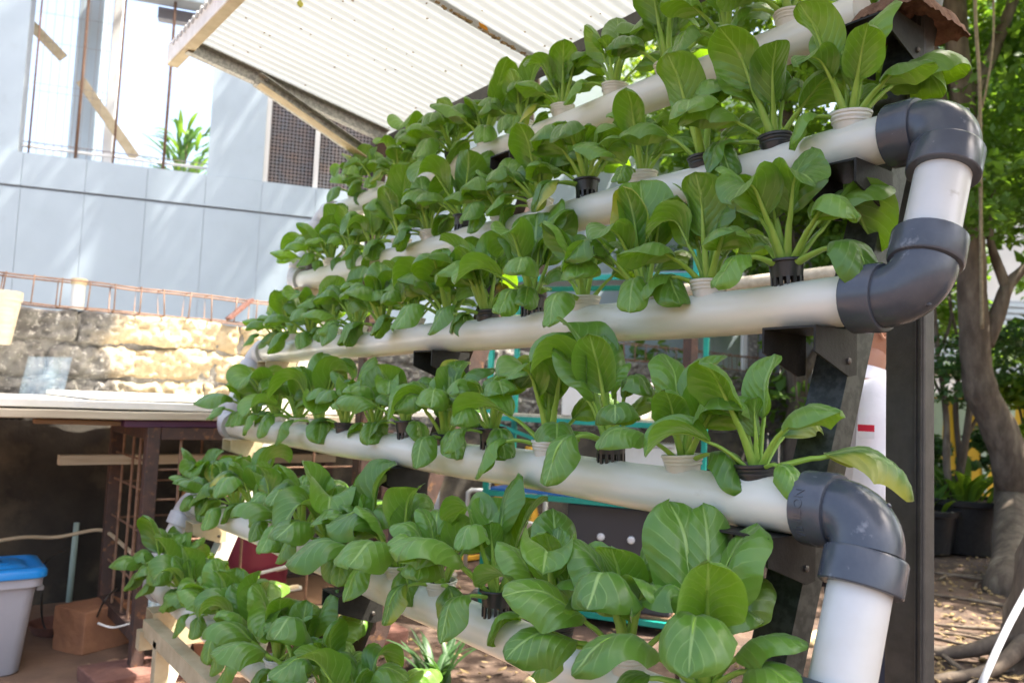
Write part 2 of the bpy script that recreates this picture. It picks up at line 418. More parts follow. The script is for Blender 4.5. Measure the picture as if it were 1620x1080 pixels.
# ---- pale blue building behind the retaining wall
FQ = dep(200, 600, 8.5)
FE = Vector((0.945, -0.326, 0)).normalized()
FN = Vector((FE.y, -FE.x, 0))            # towards the yard
def fpt(s, z, out=0.0):
    return Vector((FQ.x, FQ.y, 0)) + FE*s + FN*out + EZ*z
bld = thing('house', 'pale blue panelled house with open terrace bay behind the stone wall', 'house', fpt(2, 0, -0.2))
def fbox(s0, s1, z0, z1, n0, n1):
    return MB().box(fpt((s0+s1)/2, (z0+z1)/2, (n0+n1)/2), (s1-s0, n1-n0, z1-z0), (FE, FN, EZ))
SILL, LEDGE, TOP = 3.655, 3.29, 5.60
SA, SB, SC, SD = -1.198, 0.648, 1.244, 2.70
S0, S1 = -4.4, 7.6
for a, b, z0, z1 in ((S0, S1, 0.0, SILL-0.03), (S0, SA-0.012, SILL-0.03, TOP), (SB+0.012, SC-0.01, SILL-0.03, TOP), (SD+0.01, S1, SILL-0.03, TOP), (S0, S1, TOP, 6.4)):
    obj('wall_core', fbox(a, b, z0, z1, -0.24, -0.012), MT['joint'], bld)
PW = SC-SB
joints = [SB + PW*k for k in range(-9, 14)]
g = 0.0018
for k in range(len(joints)-1):
    a, b = joints[k]+g, joints[k+1]-g
    if b < S0 or a > S1: continue
    obj('panel', fbox(a, b, 0.3, LEDGE-0.012, -0.012, 0.006), MT['facade'], bld)
    obj('panel', fbox(a, b, LEDGE+0.012, SILL-g, -0.012, 0.014), MT['facade'], bld)
    for z0, z1 in ((SILL+g, TOP-g), (TOP+g, 6.4)):
        aa, bb = a, b
        if z0 < TOP-0.5:
            if aa < SA < bb: bb = SA-g
            elif SA <= aa and bb <= SB+g: continue
            if SC-g <= aa and bb <= SD: continue
            if aa < SD < bb: aa = SD+g
        obj('panel', fbox(aa, bb, z0, z1, -0.012, 0.006), MT['facade'], bld)
# terrace bay: rusty bars, low rail, stair stringer, inner pillar
obj('terrace_floor', fbox(SA-1.5, SB+1.0, SILL-0.16, SILL-0.036, -3.2, -0.245), MT['whitewall'], bld)
def fpix(px, py, out):
    base = fpt(0, 0, out); d = ray(px, py)
    t = ((base-CAM).dot(FN))/d.dot(FN); return CAM + d*t
for (px, w) in ((118, 0.016), (178, 0.012), (258, 0.016)):
    p = fpix(px, 262, -0.10)
    obj('bar', MB().tube([(p.x, p.y, SILL-0.03), (p.x+0.003, p.y, SILL+1.0), (p.x, p.y, TOP+0.02)], w, 8), MT['rebar'], bld, smooth=True)
p = fpix(46, 230, -0.10)
obj('bar', MB().tube([(p.x, p.y, SILL-0.03), (p.x, p.y, TOP+0.02)], 0.010, 8), MT['rebar'], bld, smooth=True)
for zz, rr in ((0.16, 0.006), (0.11, 0.016)):
    obj('rail', MB().tube([fpt(SA+0.0, SILL+zz, -0.16), fpt(SB, SILL+zz, -0.16)], rr, 6), MT['frame'] if rr > 0.01 else MT['grille'], bld)
wires = MB()
for k in range(22):
    s = SA+0.05+0.08*k
    wires.tube([fpt(s, SILL-0.03, -0.165), fpt(s, SILL+0.16, -0.165)], 0.003, 4)
for k in range(8):
    s = SA+0.10+0.085*k
    wires.tube([fpt(s, SILL+0.10, -0.22), fpt(s, TOP, -0.22)], 0.0022, 4)
for zz in (0.75, 0.83, 1.3, 1.62):
    wires.tube([fpt(SA, SILL+zz, -0.22), fpt(SA+0.75, SILL+zz, -0.22)], 0.0022, 4)
obj('wire_mesh', wires, MT['grille'], bld, kind='stuff')
a, b = fpix(92, 250, -0.9), fpix(112, 0, -0.9)
q = MB().box(fpt(SA+0.42, SILL+1.2, -0.9), (0.26, 0.24, 2.8), (FE, FN, EZ))
obj('pillar', q, MT['facade'], bld, bevel=0.01)
obj('pillar', MB().box(fpt(SA+0.72, SILL+1.2, -0.72), (0.10, 0.12, 2.8), (FE, FN, EZ)), MT['whitewall'], bld, bevel=0.01)
obj('stair_stringer', MB().beam(fpix(128, 128, -0.5), fpix(214, 250, -0.5), 0.05, 0.11), MT['cream'], bld, bevel=0.004)
obj('stair_stringer', MB().beam(fpix(48, 38, -0.5), fpix(100, 92, -0.5), 0.05, 0.11), MT['cream'], bld, bevel=0.004)
obj('lintel', MB().box(fpt(0.3, TOP-0.06, -0.35), (0.62, 0.12, 0.13), (FE, FN, EZ)), MT['cabinet'], bld)
# grilled window
wd = obj('window', fbox(SC+0.03, SD-0.03, SILL, TOP-0.3, -0.20, -0.16), MT['glass_dark'], bld)
fr = MB()
for a, b in ((SC-0.005, SC+0.05), (1.80, 1.855), (SD-0.05, SD)):
    fr.box(fpt((a+b)/2, (SILL+TOP-0.3)/2, -0.055), (b-a, 0.06, TOP-0.3-SILL), (FE, FN, EZ))
obj('window_frame', fr, MT['frame'], wd)
gr = MB()
for k in range(34):
    s = SC+0.06+k*0.042
    if s < SD-0.06: gr.box(fpt(s, (SILL+TOP-0.3)/2, -0.105), (0.010, 0.008, TOP-0.3-SILL), (FE, FN, EZ))
for k in range(38):
    z = SILL+0.02+k*0.042
    if z < TOP-0.33: gr.box(fpt((SC+SD)/2, z, -0.118), (SD-SC-0.1, 0.008, 0.010), (FE, FN, EZ))
gg = obj('window_grille', gr, MT['grille'], wd, kind='stuff')
obj('transom', fbox(SC, SD, TOP-0.3, TOP, -0.2, -0.0), MT['facade'], bld)

# ---- rough retaining wall along Y = 5.3
WY, WX0, WX1 = 5.30, -3.0, 7.6
rw = thing('retaining_wall', 'rough concrete block retaining wall with sunlit ochre patch and shade-darkened lower face', 'wall', ((WX0+WX1)/2, WY, 0))
def zs_seed(v, seed): return 7.7 if v > 0 else 3.1
def rough_block(x0, x1, z0, z1, seed, depth=0.16, thick=0.03):
    nx = max(10, int((x1-x0)/0.014)); nz = max(8, int((z1-z0)/0.014))
    vs = []; off = Vector((seed*7.3, 0, seed*2.1))
    for j in range(nz+1):
        for i in range(nx+1):
            u = 2*i/nx-1; v = 2*j/nz-1
            x = x0+(x1-x0)*i/nx; z = z0+(z1-z0)*j/nz
            q = Vector((x, 0, z))
            edge = max(0.0, (1-abs(u)**60))*max(0.0, (1-abs(v)**(9+5*mnoise.noise(Vector((x*4, seed, 1))))))
            vo = mnoise.voronoi(q*13+off)[0]; vo2 = mnoise.voronoi(q*34+off)[0]
            h = thick*edge + 0.040*mnoise.noise(q*4+off) + 0.045*(0.35-vo[0]) + 0.034*(0.3-vo2[0]) + 0.020*mnoise.noise(q*26+off) + 0.010*mnoise.noise(q*55+off)
            dz = (0.030*mnoise.noise(Vector((x*3, zs_seed(v, seed), 0)))+0.016*mnoise.noise(Vector((x*11, zs_seed(v, seed), 0))))*abs(v)**2
            vs.append((x, WY-h+0.03, z+dz))
    fs = [(j*(nx+1)+i, j*(nx+1)+i+1, (j+1)*(nx+1)+i+1, (j+1)*(nx+1)+i) for j in range(nz) for i in range(nx)]
    m = MB().add(vs, fs)
    n = len(vs); bk = [(x, WY+depth, z) for (x, z) in ((x0, z0), (x1, z0), (x1, z1), (x0, z1))]
    m.v += bk
    top = [nz*(nx+1)+i for i in range(nx+1)]
    m.f.append(tuple(top) + (n+2, n+3))
    m.f.append((0, nz*(nx+1), n+3, n)); m.f.append((nx, n+1, n+2, nz*(nx+1)+nx))
    return m
zs = [1.70, 1.505, 1.30, 1.045]
sd_ = 0
for c in range(3):
    x = WX0 - 0.2*c
    while x < WX1:
        L = rnd.uniform(0.9, 1.9); sd_ += 1
        mid = x+L/2
        ochre = (1.02+0.1*c < mid < 2.15) or (mid > 3.4 and rnd.random() < 0.35)
        obj('block', rough_block(x+0.004, x+L-0.004, zs[c+1]+0.006, zs[c]-0.004, sd_), MT['stone2'], rw, smooth=True)
        x += L
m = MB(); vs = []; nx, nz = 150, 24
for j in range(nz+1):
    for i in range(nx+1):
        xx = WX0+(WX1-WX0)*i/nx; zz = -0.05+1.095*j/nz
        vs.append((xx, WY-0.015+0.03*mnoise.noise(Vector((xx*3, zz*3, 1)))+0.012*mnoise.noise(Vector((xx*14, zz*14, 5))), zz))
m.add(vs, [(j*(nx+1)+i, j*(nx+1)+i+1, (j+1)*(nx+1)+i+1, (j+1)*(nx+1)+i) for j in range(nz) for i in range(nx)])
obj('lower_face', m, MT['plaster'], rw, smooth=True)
obj('wall_core', MB().box(((WX0+WX1)/2, WY+0.12, 0.82), (WX1-WX0, 0.14, 1.72)), MT['stone'], rw)

# ---- shelter: two columns, translucent roof
ROOF_M = -0.162
def rz(x): return 2.59 + ROOF_M*(x-0.805)
sh = thing('lean_to_shelter', 'lean-to shelter with translucent corrugated roof on dark steel columns over the pipes', 'shelter', (1.64, 2.0, 0))
def column(x0, x1, y0, y1, ztop, m1):
    c = MB().box(((x0+x1)/2, (y0+y1)/2, ztop/2), (x1-x0, y1-y0, ztop))
    o = obj('column', c, m1, sh, bevel=0.006)
    l = MB()
    l.box((x0-0.0015, y0+0.007, ztop/2), (0.004, 0.004, ztop-0.02))
    l.box((x0-0.0015, y0+0.016, ztop/2), (0.004, 0.003, ztop-0.02))
    obj('seam_lip', l, m1, o)
column(1.62, 1.668, 0.758, 0.838, 2.42, MT['steel'])
column(1.62, 1.668, 3.16, 3.24, 2.42, MT['rust'])
column(2.20, 2.25, -0.9, -0.82, 2.34, MT['steel'])
def sheet(y0, y1, dz, x0, x1):
    m = MB(); n = int((y0-y1)/0.0065); xsn = 8; vs = []
    for i in range(n+1):
        y = y0+(y1-y0)*i/n
        for k in range(xsn+1):
            x = x0+(x1-x0)*k/xsn
            vs.append((x, y, rz(x)+0.0105*math.sin(2*math.pi*y/0.050)+dz+0.004*mnoise.noise(Vector((x*2, y*2, 0)))))
    m.add(vs, [(i*(xsn+1)+k, i*(xsn+1)+k+1, (i+1)*(xsn+1)+k+1, (i+1)*(xsn+1)+k) for i in range(n) for k in range(xsn)])
    return m
edges = [3.34, 2.18, 1.36, 0.54, -0.28, -1.0]
for i in range(5):
    obj('roof_sheet', sheet(edges[i]+0.03, edges[i+1]-0.01, 0.052+0.004*(i % 2), 0.77, 1.78), MT['roof'], sh, smooth=True)
# rot along the lap between the sheets
m = MB()
for k in range(60):
    x = 0.95+0.83*k/60+rnd.uniform(-0.01, 0.01); y = 2.172+rnd.uniform(-0.005, 0.006)
    if rnd.random() < 0.25+0.75*k/60:
        m.box((x, y, rz(x)+0.036), (rnd.uniform(0.008, 0.03), rnd.uniform(0.004, 0.012), 0.006))
obj('rot_stain', m, MT['rot'], sh, kind='stuff')
m = MB()
for k in range(90):
    x = rnd.uniform(0.9, 1.72); y = rnd.uniform(1.3, 3.25)
    m.blob((x, y, rz(x)+0.040), (rnd.uniform(0.002, 0.006), rnd.uniform(0.002, 0.006), 0.002), k, 0.3, 6, 4)
obj('roof_debris', m, MT['rot'], sh, kind='stuff')
def channel(name, a, b, w, h, up, material, parent, lip=0.004, openside=1):
    """C channel: web + two flanges along a-b"""
    a = Vector(a); b = Vector(b); t = (b-a).normalized(); up = Vector(up)
    s = t.cross(up).normalized(); u = s.cross(t); L = (b-a).length; c = (a+b)/2
    m = MB().box(c - s*(openside*(w/2-lip/2)), (L, lip, h), (t, s, u))
    m.box(c + u*(h/2-lip/2) + s*(openside*lip/2), (L, w-lip, lip), (t, s, u))
    m.box(c - u*(h/2-lip/2) + s*(openside*lip/2), (L, w-lip, lip), (t, s, u))
    return obj(name, m, material, parent)
# front fascia, edge rafter with brace, back purlin, inner rafters
m = MB().beam((0.775, 3.42, rz(0.775)+0.03), (0.86, -1.0, rz(0.86)+0.03), 0.004, 0.085)
obj('fascia', m, MT['creamw'], sh)
m = MB().beam((0.796, 3.42, rz(0.79)-0.012), (0.881, -1.0, rz(0.87)-0.012), 0.040, 0.004)
obj('fascia_flange', m, MT['cream'], sh)
channel('rafter', (0.80, 3.215, rz(0.80)+0.008), (1.70, 3.225, rz(1.70)+0.008), 0.035, 0.06, (0.162, 0, 1), MT['galv'], sh, openside=1)
channel('brace', (1.07, 3.19, rz(1.07)-0.012), (1.70, 3.19, rz(1.70)-0.16), 0.035, 0.06, (0.25, 0, 1), MT['galv'], sh, openside=1)
obj('brace_flange', MB().beam((1.07, 3.165, rz(1.07)-0.043), (1.70, 3.165, rz(1.70)-0.191), 0.05, 0.004, (0.25, 0, 1)), MT['cream'], sh)
obj('bolt', MB().lathe([(0.007, 0), (0.007, 0.008), (0.004, 0.010)], (1.10, 3.169, rz(1.10)-0.012), 8, (0, -1, 0)), MT['bolt'], sh)
obj('purlin', MB().beam((1.735, 3.34, rz(1.735)+0.012), (1.735, -1.0, rz(1.735)+0.012), 0.04, 0.045), MT['steel'], sh)
for y in (0.80, -0.6):
    channel('rafter', (0.82, y, rz(0.82)+0.008), (1.70, y, rz(1.70)+0.008), 0.035, 0.06, (0.162, 0, 1), MT['galv'], sh)

# ---- hydroponic rack: six pipes
NP = 6
PX = [1.54-0.12478*i for i in range(NP)]
PZ = [CAM_H+0.8447-0.32985*i for i in range(NP)]
PR = 0.0445
VD = Vector((-0.12478, 0, -0.32985)).normalized()      # down the rack
VB = Vector((-VD.z, 0, VD.x))                            # behind the rack (+x, -z)
rack = thing('hydroponic_rack', 'leaning hydroponic rack of six cream plastic pipes joined by grey elbows', 'rack', (1.25, 2.1, 0))
YR = [0.845, 0.722, 0.722, 0.712, 0.712, 0.76]
TILT = [0.0, 0.004, 0.017, 0.0, -0.006, 0.0]
def pz(i, y): return PZ[i] + TILT[i]*(3.4-y)/2.65
YL = [3.40, 3.46, 3.46, 3.44, 3.48, 3.50]
for i in range(NP):
    path = []
    for k in range(15):
        t = k/14; y = YR[i]+(YL[i]-YR[i])*t
        path.append((PX[i], y, pz(i, y) - 0.006*math.sin(math.pi*((t*4) % 1.0))))
    obj('pipe', MB().tube(path, PR, 32), MT['pvc'], rack, smooth=True, auto=40)

def elbow_pair(i, end, sgn, material, mpipe, rb=0.057, ro=0.0515):
    """elbow on pipe i, connector, elbow on pipe i+1; sgn is the outward y direction"""
    A = Vector((PX[i], end, pz(i, end))); B = Vector((PX[i+1], end, pz(i+1, end)))
    out = Vector((0, sgn, 0)); L = (B-A).length; d = (B-A)/L
    sock = 0.052
    for (O, dd) in ((A, d), (B, -d)):
        st = O + out*(sock-0.004)
        arc = []
        for k in range(13):
            a = math.pi/2*k/12
            arc.append(st + out*(rb*math.sin(a)) + dd*(rb*(1-math.cos(a))))
        e = arc[-1]
        el = obj('elbow', MB().tube(arc, ro, 28), material, rack, smooth=True, auto=50)
        c1 = MB(); P0 = O - out*0.004; P1 = O + out*sock
        c1.lathe([(PR+0.0015, 0), (ro+0.006, 0.0), (ro+0.0075, 0.002), (ro+0.0075, 0.050), (ro+0.005, 0.054), (ro-0.002, 0.0545)], P0, 32, out)
        obj('socket', c1, material, el, smooth=True, auto=35)
        c2 = MB().lathe([(ro-0.002, -0.002), (ro+0.005, 0.0), (ro+0.0075, 0.004), (ro+0.0075, 0.050), (ro+0.006, 0.052), (PR+0.0015, 0.052)], e, 32, dd)
        obj('socket', c2, material, el, smooth=True, auto=35)
        # moulding nib
        obj('nib', MB().lathe([(0.004, -0.004), (0.004, 0.0015), (0.002, 0.003)], arc[6] + (out-dd).normalized()*ro, 8, (out-dd)), material, el)
    yy = out*(sock-0.004+rb)
    obj('connector', MB().tube([A+yy+d*(rb+0.03), B+yy-d*(rb+0.03)], PR, 32), mpipe, rack, smooth=True, auto=40)
elbow_pair(1, YR[1]-0.004, -1, MT['fit'], MT['pvcw'])
elbow_pair(3, YR[3]+0.012, -1, MT['fit'], MT['pvcw'])
elbow_pair(0, YL[0], 1, MT['fitl'], MT['pvcw'])
elbow_pair(2, YL[2], 1, MT['fitl'], MT['pvcw'])
elbow_pair(4, YL[4], 1, MT['fitl'], MT['pvcw'])
# raised maker's lettering on the socket of the fourth pipe
cu = bpy.data.curves.new('lettering', 'FONT'); cu.body = 'VINILON'; cu.size = 0.021; cu.extrude = 0.0013
to = bpy.data.objects.new('lettering', cu); COL.objects.link(to)
bpy.context.view_layer.update()
me = bpy.data.meshes.new_from_object(to.evaluated_get(bpy.context.evaluated_depsgraph_get()))
bpy.data.objects.remove(to, do_unlink=True)
m = MB(); R_ = 0.0515+0.0076
xm = max(v.co.x for v in me.vertices)
for v in me.vertices:
    ang = math.radians(186) - (v.co.x-xm/2)/R_
    rr = R_ + v.co.z
    m.v.append((PX[3]+rr*math.cos(ang), YR[3]+0.012-0.022+v.co.y, PZ[3]+rr*math.sin(ang)*1.0))
m.f = [tuple(p.vertices) for p in me.polygons]
obj('lettering', m, MT['fit'], rack)

# inclined rafters with brackets under each pipe
def inclined(y0, y1, mats, m_br, top_extra=0.12, bot=0.0):
    off = VB*0.115
    P0 = Vector((PX[0], 0, PZ[0])) + off - VD*top_extra
    L = (P0.z-bot)/(-VD.z)
    P1 = P0 + VD*L
    yc = (y0+y1)/2
    a = Vector((P0.x, yc, P0.z)); b = Vector((P1.x, yc, P1.z))
    c = (a+b)/2
    w = y1-y0
    m = MB()
    m.box(c - VB*0.026, ((b-a).length, w, 0.004), (VD, EY, VB))
    m.box(c + EY*(-w/2+0.002) + VB*0.002, ((b-a).length, 0.004, 0.052), (VD, EY, VB))
    m.box(c + EY*(w/2-0.002) + VB*0.002, ((b-a).length, 0.004, 0.052), (VD, EY, VB))
    obj('rafter', m, mats, rack)
    for i in range(NP):
        zt = pz(i, yc)-PR-0.003
        x0 = PX[i]-0.072; x1 = PX[i]+0.060
        br = MB()
        w2 = 0.105; yb = yc+0.005
        br.box(((x0+x1)/2, yb, zt-0.002), (x1-x0, w2, 0.004))
        for s in (-1, 1):
            br.prism([(x0, yb+s*(w2/2-0.002)-0.002, zt-0.004), (x1, yb+s*(w2/2-0.002)-0.002, zt-0.004), (x1, yb+s*(w2/2-0.002)-0.002, zt-0.078), (x1-0.025, yb+s*(w2/2-0.002)-0.002, zt-0.082), (x0, yb+s*(w2/2-0.002)-0.002, zt-0.045)], (0, 0.004, 0))
        bo = obj('bracket', br, m_br, rack)
        obj('screw', MB().lathe([(0.006, 0), (0.006, 0.004), (0.003, 0.006)], (x1-0.03, yb-w2/2, zt-0.055), 8, (0, -1, 0)), MT['bolt'], bo)
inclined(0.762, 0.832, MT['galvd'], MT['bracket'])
inclined(3.29, 3.36, MT['creamw'], MT['cream'])
inclined(1.98, 2.05, MT['rust'], MT['bracket'])
# lower frame of the far end in cream steel
obj('frame_rail', MB().beam((0.80, 3.30, 0.30), (1.75, 3.30, 0.30), 0.05, 0.07), MT['cream'], rack)
for (x, y) in ((0.84, 3.12), (0.84, 1.6)):
    obj('leg', MB().box((x, y, 0.17), (0.05, 0.05, 0.34)), MT['cream'], rack, bevel=0.003)
obj('frame_rail', MB().beam((0.84, 3.30, 0.345), (0.84, 0.9, 0.345), 0.05, 0.06), MT['cream'], rack)
# fibrous packing on the top bracket
m = MB(); nx, ny = 26, 20; vs = []
for j in range(ny+1):
    for i in range(nx+1):
        u = 2*i/nx-1; v = 2*j/ny-1
        e = (1-abs(u)**8)*(1-abs(v)**8)
        vs.append((1.585+0.115*u, 0.770+0.070*v, PZ[0]-PR-0.002+0.040*e+0.010*mnoise.noise(Vector((u*6, v*6, 2)))))
m.add(vs, [(j*(nx+1)+i, j*(nx+1)+i+1, (j+1)*(nx+1)+i+1, (j+1)*(nx+1)+i) for j in range(ny) for i in range(nx)])
pad = MB(); pad.v = m.v; pad.f = m.f
obj('fibre_pad', pad, MT['bark_mat'], rack, smooth=True)

# ================================================================== BOK CHOY
def smooth_noise(a, seed): return mnoise.noise(Vector((a*1.0, seed*5.17, 0.3)))

def leaf_pair(tag_, Lp, Lb, W, th0, th1, th2, cup, seed, fold=0.0, twist=0.0, bs=0.05, bw=0.7):
    """blade mesh (with uv) and stalk mesh sharing one arching centre line in the local xz plane"""
    N = 30; Ltot = Lp+Lb; ds = Ltot/N
    pts = []; p = Vector((0, 0, 0)); 
    for k in range(N+1):
        s = k*ds
        if s < Lp: th = th0 + (th1-th0)*(s/Lp)
        else:
            q = (s-Lp)/Lb; q2 = min(1.0, max(0.0, (q-bs)/bw)); q2 = q2*q2*(3-2*q2)
            th = th1 + (th2-th1)*q2
        t = Vector((math.sin(th), 0, math.cos(th))); n = Vector((-math.cos(th), 0, math.sin(th)))
        pts.append((p.copy(), t, n)); p = p + t*ds
    def at(s):
        f = min(max(s/ds, 0), N-0.001); i = int(f); w = f-i
        a, b = pts[i], pts[i+1]
        return a[0].lerp(b[0], w), a[1].lerp(b[1], w).normalized(), a[2].lerp(b[2], w).normalized()
    rows, cols = 18, 12
    vs = []; uvs = []
    s0 = Lp*0.93
    for j in range(rows+1):
        v = j/rows
        vv = v**0.92
        s = s0 + (Ltot-s0)*vv
        c, t, n = at(s)
        if vv < 0.50: w = 0.06 + 0.94*math.sqrt(max(0.0, 1-(1-vv/0.50)**2.0))**1.25
        else: w = max(0.0, 1-((vv-0.50)/0.50)**2.4)**0.5
        w = max(w, 0.02)*W/2
        w *= 1+0.06*smooth_noise(v*5, seed)
        tw = twist*vv
        bi = Vector((0, 1, 0))
        bt = bi*math.cos(tw) + n*math.sin(tw); nt_ = n*math.cos(tw) - bi*math.sin(tw)
        for i in range(cols+1):
            q = 2*i/cols-1
            cc = cup*(0.5+0.7*math.sin(math.pi*min(vv*1.05, 1)))
            cc = cc if abs(cc) > 0.05 else 0.05
            lat = w*math.sin(cc*q)/cc
            nor = w*(1-math.cos(cc*q))/cc
            nor += abs(q)*w*fold - 0.22*w*max(0.0, abs(q)-0.62)**1.5*(1 if cup < 0 else -0.4)*2.2
            nor += 0.10*w*(1-(2*abs(q)-1)**2)*(1 if q != 0 else 0)       # lobes bulge beside the midrib
            ruf = 0.0035*math.sin(v*9+seed*2+(2 if q > 0 else 0))*abs(q)**2.5
            ruf += 0.006*mnoise.noise(Vector((v*2.5, q*1.8, seed*3.3)))
            mound = 0.0016*abs(math.sin(math.pi*(v*6.5-abs(q)*3.0)))*(1-abs(q)**3)*min(1, abs(q)*6)
            P = c + bt*lat + nt_*(nor + ruf + mound)
            vs.append(P); uvs.append((0.5+0.5*q, v))
    fs = [(j*(cols+1)+i, j*(cols+1)+i+1, (j+1)*(cols+1)+i+1, (j+1)*(cols+1)+i) for j in range(rows) for i in range(cols)]
    me = bpy.data.meshes.new('leaf_'+tag_)
    me.from_pydata([tuple(v) for v in vs], [], fs)
    ul = me.uv_layers.new(name='UVMap')
    for l in me.loops: ul.data[l.index].uv = uvs[l.vertex_index]
    me.polygons.foreach_set('use_smooth', [True]*len(me.polygons))
    me.materials.append(MT['blade'])
    # stalk
    vs = []; R_, n_ = 16, 10
    s1 = Lp + 0.62*Lb
    for j in range(R_+1):
        s = s1*j/R_
        c, t, n = at(s)
        f = min(s/Lp, 1.0); g2 = max(0.0, (s-Lp)/(s1-Lp)) if s > Lp else 0
        wd = (0.0105-0.0058*f**0.8)*(1-g2)+0.0007*g2
        tk = (0.0048-0.0018*f)*(1-g2)+0.0006*g2
        if s > Lp*0.8: c = c - n*(tk*0.55)
        for k in range(n_):
            a = 2*math.pi*k/n_
            x = math.cos(a)*wd; y = math.sin(a)*tk
            y += 0.30*(x*x/wd)*(1-f)           # cupped base
            vs.append(c + Vector((0, 1, 0))*x + n*y)
    fs = [(j*n_+k, j*n_+(k+1) % n_, (j+1)*n_+(k+1) % n_, (j+1)*n_+k) for j in range(R_) for k in range(n_)]
    fs.append(tuple(range(n_)))
    ms = bpy.data.meshes.new('stalk_'+tag_)
    ms.from_pydata([tuple(v) for v in vs], [], fs)
    ms.polygons.foreach_set('use_smooth', [True]*len(ms.polygons))
    ms.materials.append(MT['stalk'])
    return me, ms

lr = random.Random(21)
U = lr.uniform
LEAF = {'tall': [], 'arch': [], 'spoon': [], 'side': [], 'inner': [], 'droop': []}
for k in range(16):   # erect stalk, blade folding over at its middle
    L_ = U(0.110, 0.145)
    LEAF['arch'].append(leaf_pair('arch', U(0.075, 0.115), L_, L_*U(0.80, 0.96), U(0.15, 0.40), U(0.35, 0.65), U(1.7, 2.5), lr.choice((-1, -1, -1, 1))*U(0.7, 1.3), k, U(-0.12, 0.1), U(-0.3, 0.3), U(0.05, 0.35), U(0.35, 0.6)))
for k in range(14):   # long erect stalk, round blade nodding or erect
    L_ = U(0.105, 0.135)
    LEAF['tall'].append(leaf_pair('tall', U(0.085, 0.125), L_, L_*U(0.78, 0.92), U(0.06, 0.24), U(0.15, 0.45), lr.choice((U(0.4, 1.0), U(1.6, 2.5), U(1.6, 2.5))), lr.choice((-1, -1, 1))*U(0.6, 1.2), 200+k, U(-0.1, 0.1), U(-0.3, 0.3), U(0.1, 0.35), U(0.35, 0.6)))
for k in range(10):   # erect spoon
    L_ = U(0.110, 0.145)
    LEAF['spoon'].append(leaf_pair('spoon', U(0.07, 0.11), L_, L_*U(0.78, 0.92), U(0.10, 0.28), U(0.10, 0.40), U(0.3, 1.1), lr.choice((1, -1))*U(0.6, 1.15), 30+k, U(0.0, 0.18), U(-0.3, 0.3), 0.25, 0.7))
for k in range(14):   # leaning out
    L_ = U(0.110, 0.145)
    LEAF['side'].append(leaf_pair('side', U(0.08, 0.115), L_, L_*U(0.78, 0.94), U(0.45, 0.75), U(0.75, 1.1), U(1.7, 2.6), lr.choice((-1, -1, -1, 1))*U(0.65, 1.2), 60+k, U(-0.12, 0.06), U(-0.4, 0.4), U(0.0, 0.2), U(0.5, 0.8)))
for k in range(8):
    L_ = U(0.075, 0.10)
    LEAF['inner'].append(leaf_pair('inner', U(0.065, 0.10), L_, L_*U(0.66, 0.8), U(0.02, 0.14), U(0.05, 0.2), U(0.2, 1.3), lr.choice((-1, 1, 1))*U(0.6, 1.2), 80+k, U(0.0, 0.25), U(-0.3, 0.3), 0.2, 0.6))
for k in range(10):   # old low leaf hanging over the pipe
    L_ = U(0.085, 0.115)
    LEAF['droop'].append(leaf_pair('droop', U(0.055, 0.085), L_, L_*U(0.74, 0.9), U(0.85, 1.2), U(1.35, 1.8), U(2.5, 2.95), lr.choice((-1, -1, -1, 1))*U(0.5, 0.95), 120+k, 0.0, U(-0.35, 0.35), 0.0, 0.5))

def cup_meshes():
    out = {}
    m = MB()   # white ribbed cup
    prof = [(0.022, -0.030), (0.026, -0.010), (0.0285, 0.004), (0.0305, 0.005), (0.0310, 0.008), (0.0300, 0.009), (0.0315, 0.0125), (0.0325, 0.0135), (0.0325, 0.0165), (0.0318, 0.018), (0.0345, 0.0195), (0.0350, 0.023), (0.0338, 0.0245), (0.0305, 0.0240), (0.0285, 0.012)]
    m.lathe(prof, (0, 0, 0), 28); out['cup'] = (m, MT['cup'], 0.012)
    m = MB()   # black net pot: rim, wall, slotted lower part
    prof = [(0.0255, 0.012), (0.0275, 0.040), (0.0285, 0.0405), (0.0320, 0.041), (0.0325, 0.0435), (0.0315, 0.046), (0.0280, 0.0455), (0.0262, 0.030), (0.0245, 0.012)]
    m.lathe(prof, (0, 0, 0), 28, caps=False)
    for k in range(14):
        a = 2*math.pi*k/14; ax = (Vector((math.cos(a), math.sin(a), 0)), Vector((-math.sin(a), math.cos(a), 0)), EZ)
        m.box((0.0242*math.cos(a), 0.0242*math.sin(a), -0.006), (0.003, 0.0055, 0.040), ax)
    m.lathe([(0.0225, -0.030), (0.0240, -0.022), (0.0225, -0.022)], (0, 0, 0), 28)
    out['net'] = (m, MT['black'], 0.033)
    m = MB()   # black ribbed cup set low
    prof = [(0.024, -0.02), (0.0275, 0.002), (0.0290, 0.003), (0.0290, 0.006), (0.0280, 0.007), (0.0300, 0.010), (0.0300, 0.013), (0.029, 0.014), (0.0320, 0.016), (0.0322, 0.020), (0.031, 0.0215), (0.0285, 0.020), (0.027, 0.010)]
    m.lathe(prof, (0, 0, 0), 28); out['low'] = (m, MT['black'], 0.010)
    return out
def tomesh(name, mb, material):
    me = bpy.data.meshes.new(name); me.from_pydata(mb.v, [], mb.f)
    bm = bmesh.new(); bm.from_mesh(me); bmesh.ops.recalc_face_normals(bm, faces=bm.faces); bm.to_mesh(me); bm.free()
    me.polygons.foreach_set('use_smooth', [True]*len(me.polygons)); me.set_sharp_from_angle(angle=math.radians(40))
    me.materials.append(material); return me
POT = {k: (tomesh('pot_'+k, a, b), h) for k, (a, b, h) in cup_meshes().items()}
wm = MB().blob((0, 0, 0), (0.0262, 0.0262, 0.006), 3, 0.25, 16, 8, 4)
WOOL = tomesh('growing_medium', wm, MT['wool'])

